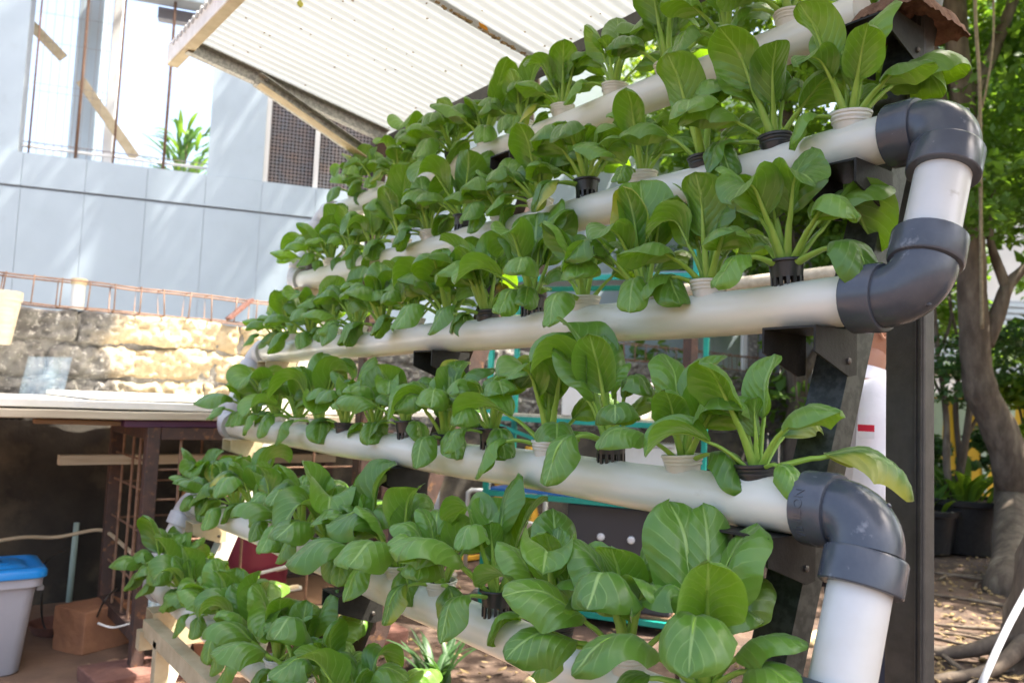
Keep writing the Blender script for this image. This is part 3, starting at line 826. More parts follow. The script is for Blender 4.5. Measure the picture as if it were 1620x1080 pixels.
EXTRA = {(3, 0): [('side', 3, -8, 0.62, 1.3)], (2, 0): [('tall', 1, 165, 0.05, 1.2), ('side', 5, 4, -0.12, 1.3), ('arch', 2, 12, 0.35, 1.25), ('droop', 4, -60, 0.0, 1.3)], (1, 0): [('tall', 3, 190, 0.15, 1.1), ('arch', 6, 8, 0.30, 1.25), ('side', 9, 2, 0.0, 1.2)],
         (3, 2): [('arch', 4, 170, 0.0, 1.25), ('spoon', 0, 130, 0.0, 1.25), ('droop', 2, 215, 0.0, 1.25)], (2, 1): [('spoon', 6, 120, 0.0, 1.15)], (2, 2): [('spoon', 8, 100, -0.05, 1.25), ('spoon', 2, 220, 0.0, 1.2), ('droop', 6, 250, 0.0, 1.2), ('side', 7, 185, 0.0, 1.15)], (4, 1): [('side', 8, 190, 0.05, 1.25), ('arch', 10, 240, 0.1, 1.2)], (4, 2): [('arch', 12, 260, 0.2, 1.25)], (4, 3): [('spoon', 5, 30, 0.15, 1.2), ('side', 11, 200, 0.0, 1.25)], (4, 0): [('spoon', 9, 110, 0.0, 1.3), ('arch', 3, 250, 0.2, 1.25), ('side', 2, 300, 0.1, 1.2)]}
ORD = ['first', 'second', 'third', 'fourth', 'fifth', 'sixth', 'seventh', 'eighth', 'ninth', 'tenth', 'eleventh', 'twelfth', 'thirteenth', 'fourteenth']
ROWN = ['top', 'second', 'third', 'fourth', 'fifth', 'lowest']
POTN = {'cup': 'white cup', 'net': 'black net pot', 'low': 'low black pot'}
CAM_AZ0 = math.atan2(C_R.y, C_R.x)       # azimuth of image-right in plan

def add_leaf(plant, kind, k, az, lean, sc, zoff, rad, roll=0.0):
    me, ms = LEAF[kind][k % len(LEAF[kind])]
    o = bpy.data.objects.new('leaf', me); COL.objects.link(o); o.parent = plant
    o.location = (rad*math.cos(az), rad*math.sin(az), zoff)
    o.rotation_euler = (roll, lean, az); o.scale = (sc, sc, sc)
    s = bpy.data.objects.new('stalk', ms); COL.objects.link(s); s.parent = o

def make_plant(row, idx, y, pot, rng, n=None, sc=1.0, hero=None):
    zt = pz(row, y)+PR
    if row < 5: label = 'bok choy in %s, %s from the grey column on the %s pipe' % (POTN[pot], ORD[idx], ROWN[row])
    else: label = 'bok choy in %s, %s from the stone wall on the lowest pipe' % (POTN[pot], ORD[idx])
    p = thing('bok_choy', label, 'plant', (PX[row]+rng.uniform(-0.004, 0.004), y, zt-0.004), 'bok choy growing in the pipes')
    p.rotation_euler = (rng.uniform(-0.07, 0.07), rng.uniform(-0.10, 0.02), 0)
    pm, hz = POT[pot]
    po = bpy.data.objects.new('pot', pm); COL.objects.link(po); po.parent = p
    po.rotation_euler = (0, 0, rng.uniform(0, 6)); po.scale = (1.14, 1.14, 1.0)
    wo = bpy.data.objects.new('growing_medium', WOOL); COL.objects.link(wo); wo.parent = po; wo.location = (0, 0, hz)
    zb = hz-0.004
    if hero:
        for (kind, k, azd, lean, s) in hero:
            add_leaf(p, kind, k, CAM_AZ0+math.radians(azd), lean, s, zb, 0.008)
        return p
    n = n or rng.choice((11, 12, 13, 14)); sc *= rng.uniform(0.86, 1.14)
    near = row < 5 and idx < 4
    if near: n = rng.choice((9, 10)) - len(EXTRA.get((row, idx), ()))//2
    a0 = rng.uniform(0, 6.28)
    for i in range(n):
        r = i/(n-1)
        az = a0 + i*2.39996 + rng.uniform(-0.3, 0.3)
        s = sc*rng.uniform(0.88, 1.1)
        lean = rng.uniform(-0.12, 0.12)
        if i < (1 if near else 2): kind = 'droop'
        elif near and r < 0.38: kind = 'side'
        elif near and r < 0.9: kind = 'tall'
        elif r < 0.50: kind = rng.choice(('side', 'side', 'arch'))
        elif r < 0.86: kind = rng.choice(('arch', 'arch', 'arch', 'spoon'))
        else: kind = 'inner'
        # leaves bend a little towards the open, lit side of the rack
        if kind == 'droop': az = math.pi + rng.uniform(-1.5, 1.5)
        else: lean += 0.12*math.cos(az-math.pi)
        add_leaf(p, kind, rng.randrange(1000), az, lean, s, zb-0.002*(1-r), 0.003+0.008*(1-r), rng.uniform(-0.14, 0.14))
    for (kind, k, azd, lean, s) in EXTRA.get((row, idx), ()):
        add_leaf(p, kind, k, CAM_AZ0+math.radians(azd), lean, s, zb, 0.010)
    return p

def ys(row, pxs):
    return [onX(px, 540+ (0), PX[row]).y for px in pxs]
ROWS = {
    0: [(1.02, 'cup'), (1.19, 'cup'), (1.385, 'cup'), (1.58, 'cup'), (1.80, 'cup'), (2.0, 'cup'), (2.2, 'cup'), (2.40, 'low'), (2.6, 'cup'), (2.8, 'low'), (3.0, 'cup'), (3.2, 'cup')],
    1: [(0.80, 'cup'), (0.965, 'low'), (1.155, 'low'), (1.345, 'cup'), (1.545, 'net'), (1.735, 'cup'), (1.93, 'cup'), (2.13, 'net'), (2.33, 'cup'), (2.53, 'cup'), (2.73, 'low'), (2.93, 'cup'), (3.13, 'cup'), (3.32, 'low')],
    2: [(0.855, 'net'), (1.035, 'cup'), (1.21, 'cup'), (1.40, 'cup'), (1.60, 'net'), (1.80, 'low'), (2.0, 'cup'), (2.2, 'cup'), (2.4, 'low'), (2.6, 'cup'), (2.8, 'cup'), (3.0, 'low'), (3.2, 'cup'), (3.36, 'cup')],
    3: [(0.825, 'low'), (0.985, 'cup'), (1.175, 'net'), (1.372, 'cup'), (1.585, 'net'), (1.79, 'low'), (1.99, 'net'), (2.19, 'cup'), (2.39, 'low'), (2.59, 'cup'), (2.79, 'cup'), (2.99, 'cup'), (3.19, 'cup'), (3.36, 'low')],
    4: [(0.82, 'cup'), (0.985, 'cup'), (1.18, 'low'), (1.375, 'net'), (1.59, 'cup'), (1.79, 'cup'), (1.99, 'cup'), (2.19, 'cup'), (2.39, 'cup'), (2.6, 'cup'), (2.8, 'cup'), (3.0, 'low'), (3.2, 'low'), (3.38, 'cup')],
    5: [(3.38, 'cup'), (3.2, 'cup'), (3.0, 'cup'), (2.8, 'cup'), (2.6, 'cup'), (2.4, 'cup'), (2.22, 'cup'), (2.05, 'cup'), (1.88, 'cup'), (1.7, 'cup')],
}
pr = random.Random(5)
HERO = {}
for row, lst in ROWS.items():
    for idx, (y, pot) in enumerate(lst):
        make_plant(row, idx, y, pot, pr, sc=(1.0 if row < 3 else 1.05), hero=HERO.get((row, idx)))

# ================================================================== TREES
def leaf_cloud(clusters, n, size, seed, flat=0.5):
    """many small folded leaves spread through ellipsoid clumps: clusters = [(centre, radius3)]"""
    g_ = np.random.default_rng(seed)
    C = np.array([tuple(c) for c, r in clusters]); Rr = np.array([r for c, r in clusters])
    wts = Rr.prod(axis=1)**0.75; wts = wts/wts.sum()
    k = g_.choice(len(C), n, p=wts)
    d = g_.normal(size=(n, 3)); d /= np.linalg.norm(d, axis=1)[:, None]
    rad = g_.random(n)**0.45
    P = C[k] + d*Rr[k]*rad[:, None]
    nrm = g_.normal(size=(n, 3)); nrm[:, 2] += flat*3*np.sign(g_.random(n)-0.08); nrm /= np.linalg.norm(nrm, axis=1)[:, None]
    t = np.cross(nrm, g_.normal(size=(n, 3))); t /= np.linalg.norm(t, axis=1)[:, None]
    b = np.cross(nrm, t)
    L = size*g_.uniform(0.6, 1.25, n)[:, None]; W = L*0.30
    v = np.empty((n, 5, 3))
    v[:, 0] = P - t*L*0.5; v[:, 1] = P + b*W + nrm*W*0.35; v[:, 2] = P + t*L*0.5 - nrm*L*0.10
    v[:, 3] = P - b*W + nrm*W*0.35; v[:, 4] = P + t*L*0.05
    base = np.arange(n)[:, None]*5
    f = np.concatenate([base+[0, 4, 1], base+[1, 4, 2], base+[2, 4, 3], base+[3, 4, 0]], axis=1).reshape(-1, 3)
    return v.reshape(-1, 3), f
def cloud_obj(name, clusters, n, size, seed, material, parent, flat=0.5):
    v, f = leaf_cloud(clusters, n, size, seed, flat)
    org = np.array(wloc(parent))
    v = v-org
    me = bpy.data.meshes.new(name)
    me.vertices.add(len(v)); me.vertices.foreach_set('co', v.ravel())
    me.loops.add(len(f)*3); me.loops.foreach_set('vertex_index', f.ravel().astype(np.int32))
    me.polygons.add(len(f)); me.polygons.foreach_set('loop_start', np.arange(0, len(f)*3, 3, dtype=np.int32))
    me.update(calc_edges=True)
    me.materials.append(material)
    o = bpy.data.objects.new(name, me); COL.objects.link(o); o.parent = parent
    return o
def rough_tube(path, radii, n, seed, amp=0.12):
    m = MB().tube(path, radii, n)
    out = []
    for i, v in enumerate(m.v):
        q = Vector(v); c = Vector(path[min(i//n, len(path)-1)])
        k = 1 + amp*mnoise.noise(q*5+Vector((seed, 0, 0))) + amp*0.5*mnoise.noise(q*14+Vector((seed, 3, 0)))
        out.append(tuple(c + (q-c)*k))
    m.v = out
    return m
def tree(name, label, trunk, r0, r1, limbs, clusters, nleaf, lsize, lmat, seed, group=None):
    base = trunk[0]
    t = thing(name, label, 'tree', (base.x, base.y, 0), group)
    path = bez(trunk, 8); k = len(path)
    path.insert(0, path[0]-Vector((0, 0, 0.12))); k += 1
    rad = [r0*(1.35-0.35*min(1, i/4)) + (r1-r0)*(i/(k-1)) for i in range(k)]
    tr = obj('trunk', rough_tube(path, rad, 16, seed), MT['bark'], t, smooth=True)
    for lp, ra, rb in limbs:
        p = bez(lp, 6)
        obj('limb', rough_tube(p, [ra+(rb-ra)*i/(len(p)-1) for i in range(len(p))], 9, seed+1), MT['bark'], tr, smooth=True)
    cloud_obj('crown', clusters, nleaf, lsize, seed, lmat, t)
    return t
tg = random.Random(11)
def clump(pxr, pyr, dr, n, rr):
    out = []
    for _ in range(n):
        c = dep(tg.uniform(*pxr), tg.uniform(*pyr), tg.uniform(*dr)); r = tg.uniform(*rr)
        out.append((c, (r, r, r*tg.uniform(0.45, 0.8))))
    return out
def world_clump(cx, cy, cz, sx, sy, sz, n, rr):
    out = []
    for _ in range(n):
        r = tg.uniform(*rr)
        out.append((Vector((cx+tg.uniform(-sx, sx), cy+tg.uniform(-sy, sy), cz+tg.uniform(-sz, sz))), (r, r, r*tg.uniform(0.4, 0.75))))
    return out
D1 = 7.2
T = lambda *pp, D=D1: [dep(x, y, D) for x, y in pp]
trunk1 = [onZ(1606, 935, 0)] + T((1604, 800), (1600, 740), (1578, 672), (1553, 620), (1543, 560), (1538, 450), (1534, 340), (1526, 200), (1512, 40), (1500, -250))
lim1 = [(T((1556, 545), (1578, 495), (1592, 455), (1615, 430), (1660, 390)), 0.085, 0.03),
        (T((1592, 455), (1575, 410), (1566, 370), (1572, 300)), 0.05, 0.02),
        (T((1534, 360), (1500, 300), (1490, 180), (1470, 40), (1440, -150)), 0.09, 0.03),
        (T((1524, 180), (1580, 60), (1640, -100)), 0.08, 0.03)]
cl1 = clump((1480, 1760), (-380, 330), (6.2, 8.6), 58, (0.30, 0.62)) + clump((1540, 1680), (200, 380), (6.6, 7.6), 7, (0.2, 0.4)) + world_clump(6.4, 3.0, 6.6, 2.2, 2.2, 1.2, 18, (0.4, 0.8))
tree('yard_tree', 'leaning bare-trunked tree rising in the brown soil beside the big black pot', trunk1, 0.17, 0.09, lim1, cl1, 26000, 0.105, MT['leafA'], 31)
trunk2 = [onZ(1250, 842, 0), onZ(1250, 842, 0)+Vector((0.1, 0, 1.6)), onZ(1250, 842, 0)+Vector((0.0, 0.1, 3.0)), onZ(1250, 842, 0)+Vector((-0.2, 0, 5.2))]
b2 = trunk2[0]
lim2 = [([trunk2[1], b2+Vector((0.6, -0.3, 2.6)), b2+Vector((1.3, -0.5, 4.2))], 0.07, 0.03), ([trunk2[2], b2+Vector((-0.8, 0.2, 4.0)), b2+Vector((-1.6, 0.3, 5.0))], 0.07, 0.03)]
cl2 = clump((1040, 1500), (-200, 350), (7.4, 10.0), 70, (0.28, 0.6)) + world_clump(b2.x, b2.y, 6.5, 2.0, 2.0, 1.2, 16, (0.4, 0.8))
tree('leafy_tree', 'dense olive-green tree with white light showing through, behind the upper pipes', trunk2, 0.14, 0.07, lim2, cl2, 26000, 0.11, MT['leafB'], 32)
# extra trees, mostly unseen, added to block sky light and shade the rack
for (x, y, h, s, nl, rr, lb) in ((4.9, -2.2, 6.0, 33, 15000, (0.45, 0.7), 'unseen added tree whose crown shades the grey column end of the rack'), (9.8, 0.4, 6.6, 34, 9000, (0.6, 1.1), 'unseen dense tree added beside the old gnarled tree foot to block sky light'), (7.2, -3.6, 5.2, 35, 9000, (0.6, 1.0), 'unseen low-crowned tree added at the open end of the yard to block sky light'), (11.5, 3.2, 6.0, 37, 9000, (0.6, 1.1), 'broad dark tree standing beyond the yellow wall'), (9.5, 6.8, 5.0, 38, 9000, (0.6, 1.1), 'dense dark tree beyond the grey slat fence')):
    b = Vector((x, y, 0))
    tree('added_shade_tree', lb, [b, b+Vector((0.1, 0.1, 2.2)), b+Vector((0, 0.2, 4.2)), b+Vector((-0.1, 0.2, h))], 0.2, 0.09,
         [([b+Vector((0, 0.1, 3.2)), b+Vector((-1.2, 0.8, 4.8)), b+Vector((-2.2, 1.6, h))], 0.1, 0.04), ([b+Vector((0, 0.1, 3.4)), b+Vector((1.0, -0.8, 5.2))], 0.09, 0.04)],
         (world_clump(3.35, -0.95, 5.5, 0.75, 0.6, 0.6, 16, rr)+world_clump(5.4, -2.2, 6.2, 1.0, 1.0, 0.7, 8, rr)) if x < 6 else world_clump(x, y, h-1.6, 1.9, 1.9, 2.4, 30, rr), nl, 0.20, MT['leafA'], s, 'trees added to shade the yard')
b = Vector((5.3, 6.7, 0))  # tree added out of view; crown dapples the house, low limb shades the wall
tree('added_tall_tree', 'tall tree added to dapple the pale blue house and shade the stone wall', [b, b+Vector((0.1, 0, 2.5)), b+Vector((-0.1, 0.1, 5.0)), b+Vector((-0.2, 0.1, 11.2))], 0.19, 0.09,
     [([b+Vector((0, 0, 4.6)), Vector((4.0, 5.6, 6.2)), Vector((2.9, 4.5, 6.0)), Vector((2.0, 3.95, 5.6))], 0.09, 0.03), ([b+Vector((-0.1, 0.1, 5.4)), b+Vector((-1.0, 0.5, 8.6)), b+Vector((-2.0, 0.6, 10.8))], 0.09, 0.03)],
     world_clump(5.5, 6.5, 11.0, 2.8, 1.7, 1.2, 30, (0.45, 0.85)) + world_clump(2.05, 3.95, 5.6, 0.62, 0.25, 0.3, 9, (0.3, 0.45)), 7000, 0.14, MT['leafA'], 61)
# thin multi-stem shrub beside the pot
sb = onZ(1512, 868, 0)
st = thing('stem_shrub', 'thin-stemmed shrub with tangled twigs between the grey column and the leaning tree', 'shrub', (sb.x, sb.y, 0))
D2 = 8.0
for pp, ra in (([(1508, 860), (1500, 760), (1497, 660), (1484, 560), (1478, 480)], 0.05), ([(1514, 860), (1516, 780), (1530, 680), (1540, 590), (1548, 500)], 0.055), ([(1520, 860), (1524, 770), (1512, 650), (1518, 560), (1500, 470)], 0.04), ([(1495, 600), (1520, 550), (1530, 470)], 0.022), ([(1484, 560), (1505, 500), (1495, 420)], 0.02), ([(1518, 570), (1545, 520), (1560, 470)], 0.018), ([(1500, 640), (1478, 600), (1470, 540)], 0.02), ([(1530, 690), (1556, 640), (1575, 600)], 0.02)):
    p = [dep(x, y, D2+tg.uniform(-0.15, 0.15)) for x, y in pp]
    if pp[0][1] > 850: p[0] = Vector((sb.x+tg.uniform(-0.15, 0.15), sb.y+tg.uniform(-0.15, 0.15), -0.05))
    p = bez(p, 6); obj('stem', rough_tube(p, [ra*(1-0.7*i/(len(p)-1)) for i in range(len(p))], 8, 3), MT['bark'], st, smooth=True)
cloud_obj('foliage', clump((1480, 1640), (520, 650), (7.4, 8.4), 12, (0.12, 0.28)) + clump((1485, 1530), (440, 560), (7.4, 8.2), 4, (0.1, 0.2)), 1500, 0.085, 36, MT['leafC'], st)
# hanging aerial roots
for px0, px1, yb, rr, lb in ((1538, 1552, 520, 0.014, 'thick pale aerial root hanging in front of the leaning tree'), (1566, 1545, 230, 0.009, 'thin pale aerial root slanting across the pale thick one')):
    p = bez([dep(px0, -160, 6.3), dep(px0+6, 40, 6.3), dep((px0+px1)/2+5, 140, 6.3), dep(px1, yb*0.6+60, 6.35), dep(px1+2, yb, 6.4)], 8)
    obj('aerial_root', MB().tube(p, rr, 7), MT['vine'], smooth=True, label=lb, cat='root')
# near trunk foot at the lower right with exposed roots
nb = onZ(1650, 1060, 0)
t = thing('old_tree', 'dark gnarled tree foot with spreading roots at the edge of the soil', 'tree', (nb.x, nb.y, 0))
p = bez([nb+Vector((0, 0, -0.1)), nb+Vector((0.03, 0, 0.35)), nb+Vector((0.16, -0.16, 1.3)), nb+Vector((0.4, -0.4, 3.0)), nb+Vector((0.5, -0.5, 5.0))], 8)
obj('trunk', rough_tube(p, [0.26-0.11*min(1, i/8) for i in range(len(p))], 18, 9, 0.25), MT['bark'], t, smooth=True)
for a in (2.2, 2.9, 3.7, 4.5):
    dv = Vector((math.cos(a), math.sin(a), 0))
    p = bez([nb+dv*0.12+Vector((0, 0, 0.16)), nb+dv*0.4+Vector((0, 0, 0.04)), nb+dv*0.8+Vector((0.06, 0.05, 0.0)), nb+dv*1.2+Vector((0, 0, -0.05))], 6)
    obj('root', rough_tube(p, [0.045-0.033*i/(len(p)-1) for i in range(len(p))], 9, 4), MT['bark'], t, smooth=True)
cloud_obj('crown', world_clump(nb.x+0.6, nb.y-0.6, 5.6, 1.4, 1.4, 0.9, 12, (0.4, 0.7)), 2500, 0.13, 39, MT['leafA'], t)

# ================================================================== RIGHT BACKGROUND
# yellow boundary wall with pale green wedges
y0, y1 = onZ(1380, 800, 0), onZ(1720, 815, 0)
dirv = (y1-y0).normalized()
yw = thing('boundary_wall', 'low yellow painted wall with pale green wedges behind the leaning tree', 'wall', (y0.x, y0.y, 0))
c = (y0+y1)/2; upn = EZ; sn = dirv.cross(EZ)
obj('wall_face', MB().box(c+EZ*0.80, ((y1-y0).length, 0.12, 1.62), (dirv, sn, EZ)), MT['yfence'], yw)
obj('coping', MB().box(c+EZ*1.63, ((y1-y0).length+0.1, 0.18, 0.06), (dirv, sn, EZ)), MT['pgreen'], yw)
Lw = (y1-y0).length
fs_ = -1 if (CAM-c).dot(sn) < 0 else 1
for k in range(9):
    a = y0 + dirv*(Lw*(k+0.3)/9) + sn*fs_*0.066
    w_ = Lw/9*0.62
    m = MB().prism([a+EZ*1.58, a+dirv*w_+EZ*1.58, a+dirv*(w_*0.62)+EZ*0.25, a+dirv*(w_*0.45)+EZ*0.25], sn*fs_*0.012)
    obj('wedge', m, MT['pgreen'], yw)
# pale house far behind the trees
hb = thing('distant_house', 'white rendered house with grey shutters far behind the trees', 'house', (dep(1560, 640, 16).x, dep(1560, 640, 16).y, 0))
hc = dep(1585, 640, 16); hc.z = 0
hd = Vector((C_R.x, C_R.y, 0)).normalized(); hn = Vector((-C_F.x, -C_F.y, 0)).normalized()
obj('wall', MB().box(hc+EZ*3.0, (13, 0.4, 6.0), (hd, hn, EZ)), MT['whitewall'], hb)
obj('roof', MB().prism([hc-hd*6.9+hn*0.8+EZ*6.0, hc+hd*6.9+hn*0.8+EZ*6.0, hc+hd*6.9-hn*3+EZ*7.6, hc-hd*6.9-hn*3+EZ*7.6], (0, 0, 0.12)), MT['roofgrey'], hb)
for px, z0_ in ((1500, 2.2), (1590, 2.2), (1680, 2.2), (1420, 2.2), (1340, 2.2)):
    q = hc + hd*((px-1585)/1260*16)
    wn_ = obj('window', MB().box(q+hn*0.24+EZ*(z0_+0.75), (0.85, 0.08, 1.5), (hd, hn, EZ)), MT['roofgrey'], hb)
    m = MB()
    for k in range(12): m.box(q+hn*0.29+EZ*(z0_+0.1+0.12*k), (0.78, 0.03, 0.07), (hd, hn, EZ))
    obj('shutter', m, MT['facade'], wn_, kind='stuff')
# big black pot with strap leaves
pb = onZ(1528, 872, 0.0)
def strap(mb, base, az, L, w, th0, th1, nseg=7):
    p = Vector(base); prev = None
    for k in range(nseg+1):
        f = k/nseg; th = th0+(th1-th0)*f
        ww = w*(0.55+0.9*f if f < 0.4 else 0.91*(1-((f-0.4)/0.6)**2)+0.02)/2
        s = Vector((-math.sin(az), math.cos(az), 0)); t = Vector((math.sin(th)*math.cos(az), math.sin(th)*math.sin(az), math.cos(th)))
        n = s.cross(t)
        cur = [p-s*ww+n*ww*0.4, p, p+s*ww+n*ww*0.4]
        if prev is None: mb.v += [tuple(x) for x in cur]
        else:
            i = len(mb.v); mb.v += [tuple(x) for x in cur]
            mb.f += [(i-3, i-2, i+1, i), (i-2, i-1, i+2, i+1)]
        prev = cur; p = p + t*(L/nseg)
def potted(base, R_, h, label, nleaf, L, seed, fol=None):
    t = thing('potted_plant', label, 'plant', (base.x, base.y, 0))
    obj('pot', MB().lathe([(R_*0.72, 0.0), (R_*0.76, 0.01), (R_*0.96, h-0.06), (R_*1.06, h-0.055), (R_*1.08, h-0.01), (R_*1.04, h), (R_*0.95, h-0.005), (R_*0.9, h-0.06)], base, 28), MT['black'], t, smooth=True, auto=40)
    obj('potting_soil', MB().blob(base+EZ*(h-0.05), (R_*0.92, R_*0.92, 0.03), 2, 0.2), MT['soil'], t, smooth=True)
    g2 = random.Random(seed)
    for k in range(nleaf):
        m = MB(); a = g2.uniform(0, 6.28); rr = g2.uniform(0, R_*0.6)
        strap(m, base+Vector((rr*math.cos(a), rr*math.sin(a), h-0.05)), a+g2.uniform(-0.6, 0.6), L*g2.uniform(0.7, 1.2), L*0.16, g2.uniform(0.1, 0.5), g2.uniform(1.0, 2.0))
        obj('leaf', m, MT['leafB'] if k % 2 else MT['leafA'], t, smooth=True)
    if fol: cloud_obj('foliage', fol, 900, 0.10, seed, MT['leafC'], t)
potted(pb, 0.40, 0.52, 'big black plastic pot of strap-leaved plants in front of the yellow wall', 34, 0.55, 3,
       clump((1490, 1590), (690, 790), (8.0, 8.8), 8, (0.12, 0.22)))
pb2 = onZ(1462, 872, 0.0)
potted(pb2, 0.30, 0.42, 'smaller black pot of dark leaves half hidden behind the grey column', 14, 0.4, 4, clump((1440, 1490), (700, 780), (8.2, 8.8), 5, (0.12, 0.2)))
# bright bush at the right edge
bb = onZ(1660, 845, 0)
bt = thing('bush', 'bright green leafy bush growing behind the leaning tree, against the yellow wall', 'bush', (bb.x, bb.y, 0))
for k in range(5):
    obj('stem', MB().tube(bez([bb+Vector((0.05*k, 0, -0.05)), bb+Vector((0.1*k-0.2, 0.1, 0.8)), bb+Vector((0.2*k-0.5, 0.15, 1.6))], 5), 0.015, 6), MT['bark'], bt, smooth=True)
cloud_obj('foliage', clump((1585, 1700), (560, 790), (8.2, 9.6), 16, (0.2, 0.4)), 2200, 0.13, 52, MT['leafB'], bt)
# roots, sticks and litter on the soil
for k in range(16):
    a = onZ(tg.uniform(1480, 1640), tg.uniform(905, 1075), 0.0); an = tg.uniform(0, 3.14); L = tg.uniform(0.3, 1.1)
    dv = Vector((math.cos(an), math.sin(an), 0)); sv = Vector((-dv.y, dv.x, 0))
    p = bez([a-dv*L/2+EZ*0.008, a-dv*L/6+sv*tg.uniform(-0.06, 0.06)+EZ*0.022, a+dv*L/5+sv*tg.uniform(-0.06, 0.06)+EZ*0.018, a+dv*L/2+EZ*0.006], 5)
    r_ = tg.uniform(0.007, 0.020)
    obj('fallen_stick', rough_tube(p, [r_*(1-0.5*i/(len(p)-1)) for i in range(len(p))], 7, k), MT['bark'], smooth=True, label='dry brown stick lying on the bare soil beside the leaning tree', cat='stick', group='sticks lying on the soil')
m = MB()
for k in range(1500):
    if k % 3: a = onZ(tg.uniform(1300, 1640), tg.uniform(860, 1080), 0)
    else: a = Vector((tg.uniform(1.3, 3.6), tg.uniform(1.2, 5.0), 0))
    s_ = tg.uniform(0.006, 0.022)
    if k % 2: m.blob((a.x, a.y, 0.006), (s_, s_*0.8, s_*0.5), k, 0.5, 6, 4)
    else:
        an = tg.uniform(0, 6.28); d1 = Vector((math.cos(an), math.sin(an), tg.uniform(-0.2, 0.3)))*s_*1.8; d2 = Vector((-math.sin(an), math.cos(an), 0.1))*s_*0.8
        q = Vector((a.x, a.y, 0.018)); m.add([q-d1, q+d2, q+d1, q-d2], [(0, 1, 2), (0, 2, 3)])
obj('leaf_litter', m, MT['rot'], kind='stuff', label='dry leaf litter and pebbles scattered over the soil', cat='litter')
# white hose leaning in from the lower right
p = bez([dep(1655, 880, 2.6), dep(1622, 940, 2.55), dep(1590, 1000, 2.5), dep(1556, 1075, 2.45), dep(1530, 1140, 2.45)], 8)
e = p[-1]; p += [Vector((e.x-0.05, e.y-0.02, e.z*0.5)), Vector((e.x-0.1, e.y-0.05, 0.02))]
obj('white_hose', MB().tube(p, 0.011, 10), MT['whitehose'], smooth=True, label='thin white hose slanting down in front of the dark tree foot', cat='hose')

# ================================================================== ON AND BEFORE THE RETAINING WALL
# rebar cage lying on the wall
def rebar_cage(px0, px1, label, ztop=1.705, n=None):
    x0 = onY(px0, 480, WY+0.05).x; x1 = onY(px1, 500, WY+0.05).x
    t = thing('rebar_cage', label, 'rebar', ((x0+x1)/2, WY+0.05, ztop))
    H_ = 0.165
    for yy, zz in ((WY-0.0, 0.008), (WY+0.14, 0.008), (WY-0.0, H_), (WY+0.14, H_)):
        p = [Vector((x0+(x1-x0)*k/8, yy, ztop+zz+0.004*math.sin(k*2.3+zz*9))) for k in range(9)]
        obj('rod', MB().tube(p, 0.0055, 6), MT['rebar'], t, smooth=True)
    n = n or int((x1-x0)/0.145)
    for k in range(n+1):
        x = x0+0.03+(x1-x0-0.06)*k/n; dx = rnd.uniform(-0.015, 0.015)
        m = MB().tube([(x, WY-0.008, ztop+0.004), (x+dx, WY-0.008, ztop+H_+0.006), (x+dx, WY+0.148, ztop+H_+0.006), (x, WY+0.148, ztop+0.004), (x, WY-0.008, ztop+0.004)], 0.0042, 6)
        obj('stirrup', m, MT['rebar'], t, smooth=True)
rebar_cage(-60, 440, 'long rusty rebar cage lying on the stone wall beside the white pipe stub')
rebar_cage(980, 1300, 'rusty rebar cage on the far stretch of wall, behind the right of the rack')
q = onY(122, 493, WY+0.05)
ps = thing('pipe_stub', 'short white pipe stub with tan cap standing on the stone wall', 'pipe', (q.x, q.y, 1.705))
obj('tube', MB().lathe([(0.038, 0), (0.038, 0.17), (0.033, 0.17), (0.033, 0.01)], (q.x, WY+0.066, 1.705), 20), MT['pvcw'], ps, smooth=True, auto=40)
obj('cap', MB().lathe([(0.042, 0.150), (0.044, 0.153), (0.044, 0.183), (0.041, 0.187), (0.02, 0.188)], (q.x, WY+0.066, 1.705), 20), MT['cream'], ps, smooth=True, auto=40)
q = onY(4, 545, WY-0.10)
gp = thing('downpipe_head', 'tapered pale plastic funnel fixed on the stone wall beside the rebar cage', 'funnel', (q.x, q.y, q.z))
obj('cone', MB().lathe([(0.035, 0.0), (0.040, 0.01), (0.072, 0.24), (0.078, 0.245), (0.078, 0.295), (0.070, 0.297), (0.060, 0.22)], q, 22), MT['plank'], gp, smooth=True, auto=40)
a_, b_ = onY(363, 510, WY-0.03), onY(393, 474, WY-0.03)
obj('roof_tile', MB().beam((a_.x, WY+0.0, 1.73), (b_.x+0.03, WY+0.0, 1.875), 0.10, 0.022, (0, 0, 1)), MT['brickd'], bevel=0.003, label='brown tile leaning on the rebar cage on the sunlit stone wall', cat='tile')
# clear bluish plastic sheet leaning on the wall
m = MB(); vs = []
for j in range(9):
    f = j/8
    for i in range(9):
        u = i/8
        P = dep(30+82*u+30*f*0.9, 640-78*f, 4.2)
        P = Vector((P.x, WY-0.14-0.10*(1-f)+0.012*math.sin(u*9), P.z))
        vs.append(P)
m.add(vs, [(j*9+i, j*9+i+1, (j+1)*9+i+1, (j+1)*9+i) for j in range(8) for i in range(8)])
# ================================================================== SHELF WITH BOARDS
SX0, SX1, SY0, SY1 = 0.90, 2.05, 3.72, 4.42
ZT = 1.085
sf = thing('steel_shelf', 'rusty brown steel shelf frame with rod sides standing before the stone wall', 'shelf', ((SX0+SX1)/2, (SY0+SY1)/2, 0))
for x in (SX0, SX1):
    for y in (SY0, SY1):
        obj('post', MB().box((x, y, 0.07+(ZT-0.07)/2), (0.055, 0.055, ZT-0.07)), MT['rust'], sf, bevel=0.004)
for z in (ZT-0.027, 0.20):
    for y in (SY0, SY1):
        obj('rail', MB().box(((SX0+SX1)/2, y-0.001, z), (SX1-SX0-0.06, 0.050, 0.054)), MT['rust'], sf, bevel=0.003)
    for x in (SX0, SX1):
        obj('rail', MB().box((x-0.001, (SY0+SY1)/2, z), (0.050, SY1-SY0-0.06, 0.054)), MT['rust'], sf, bevel=0.003)
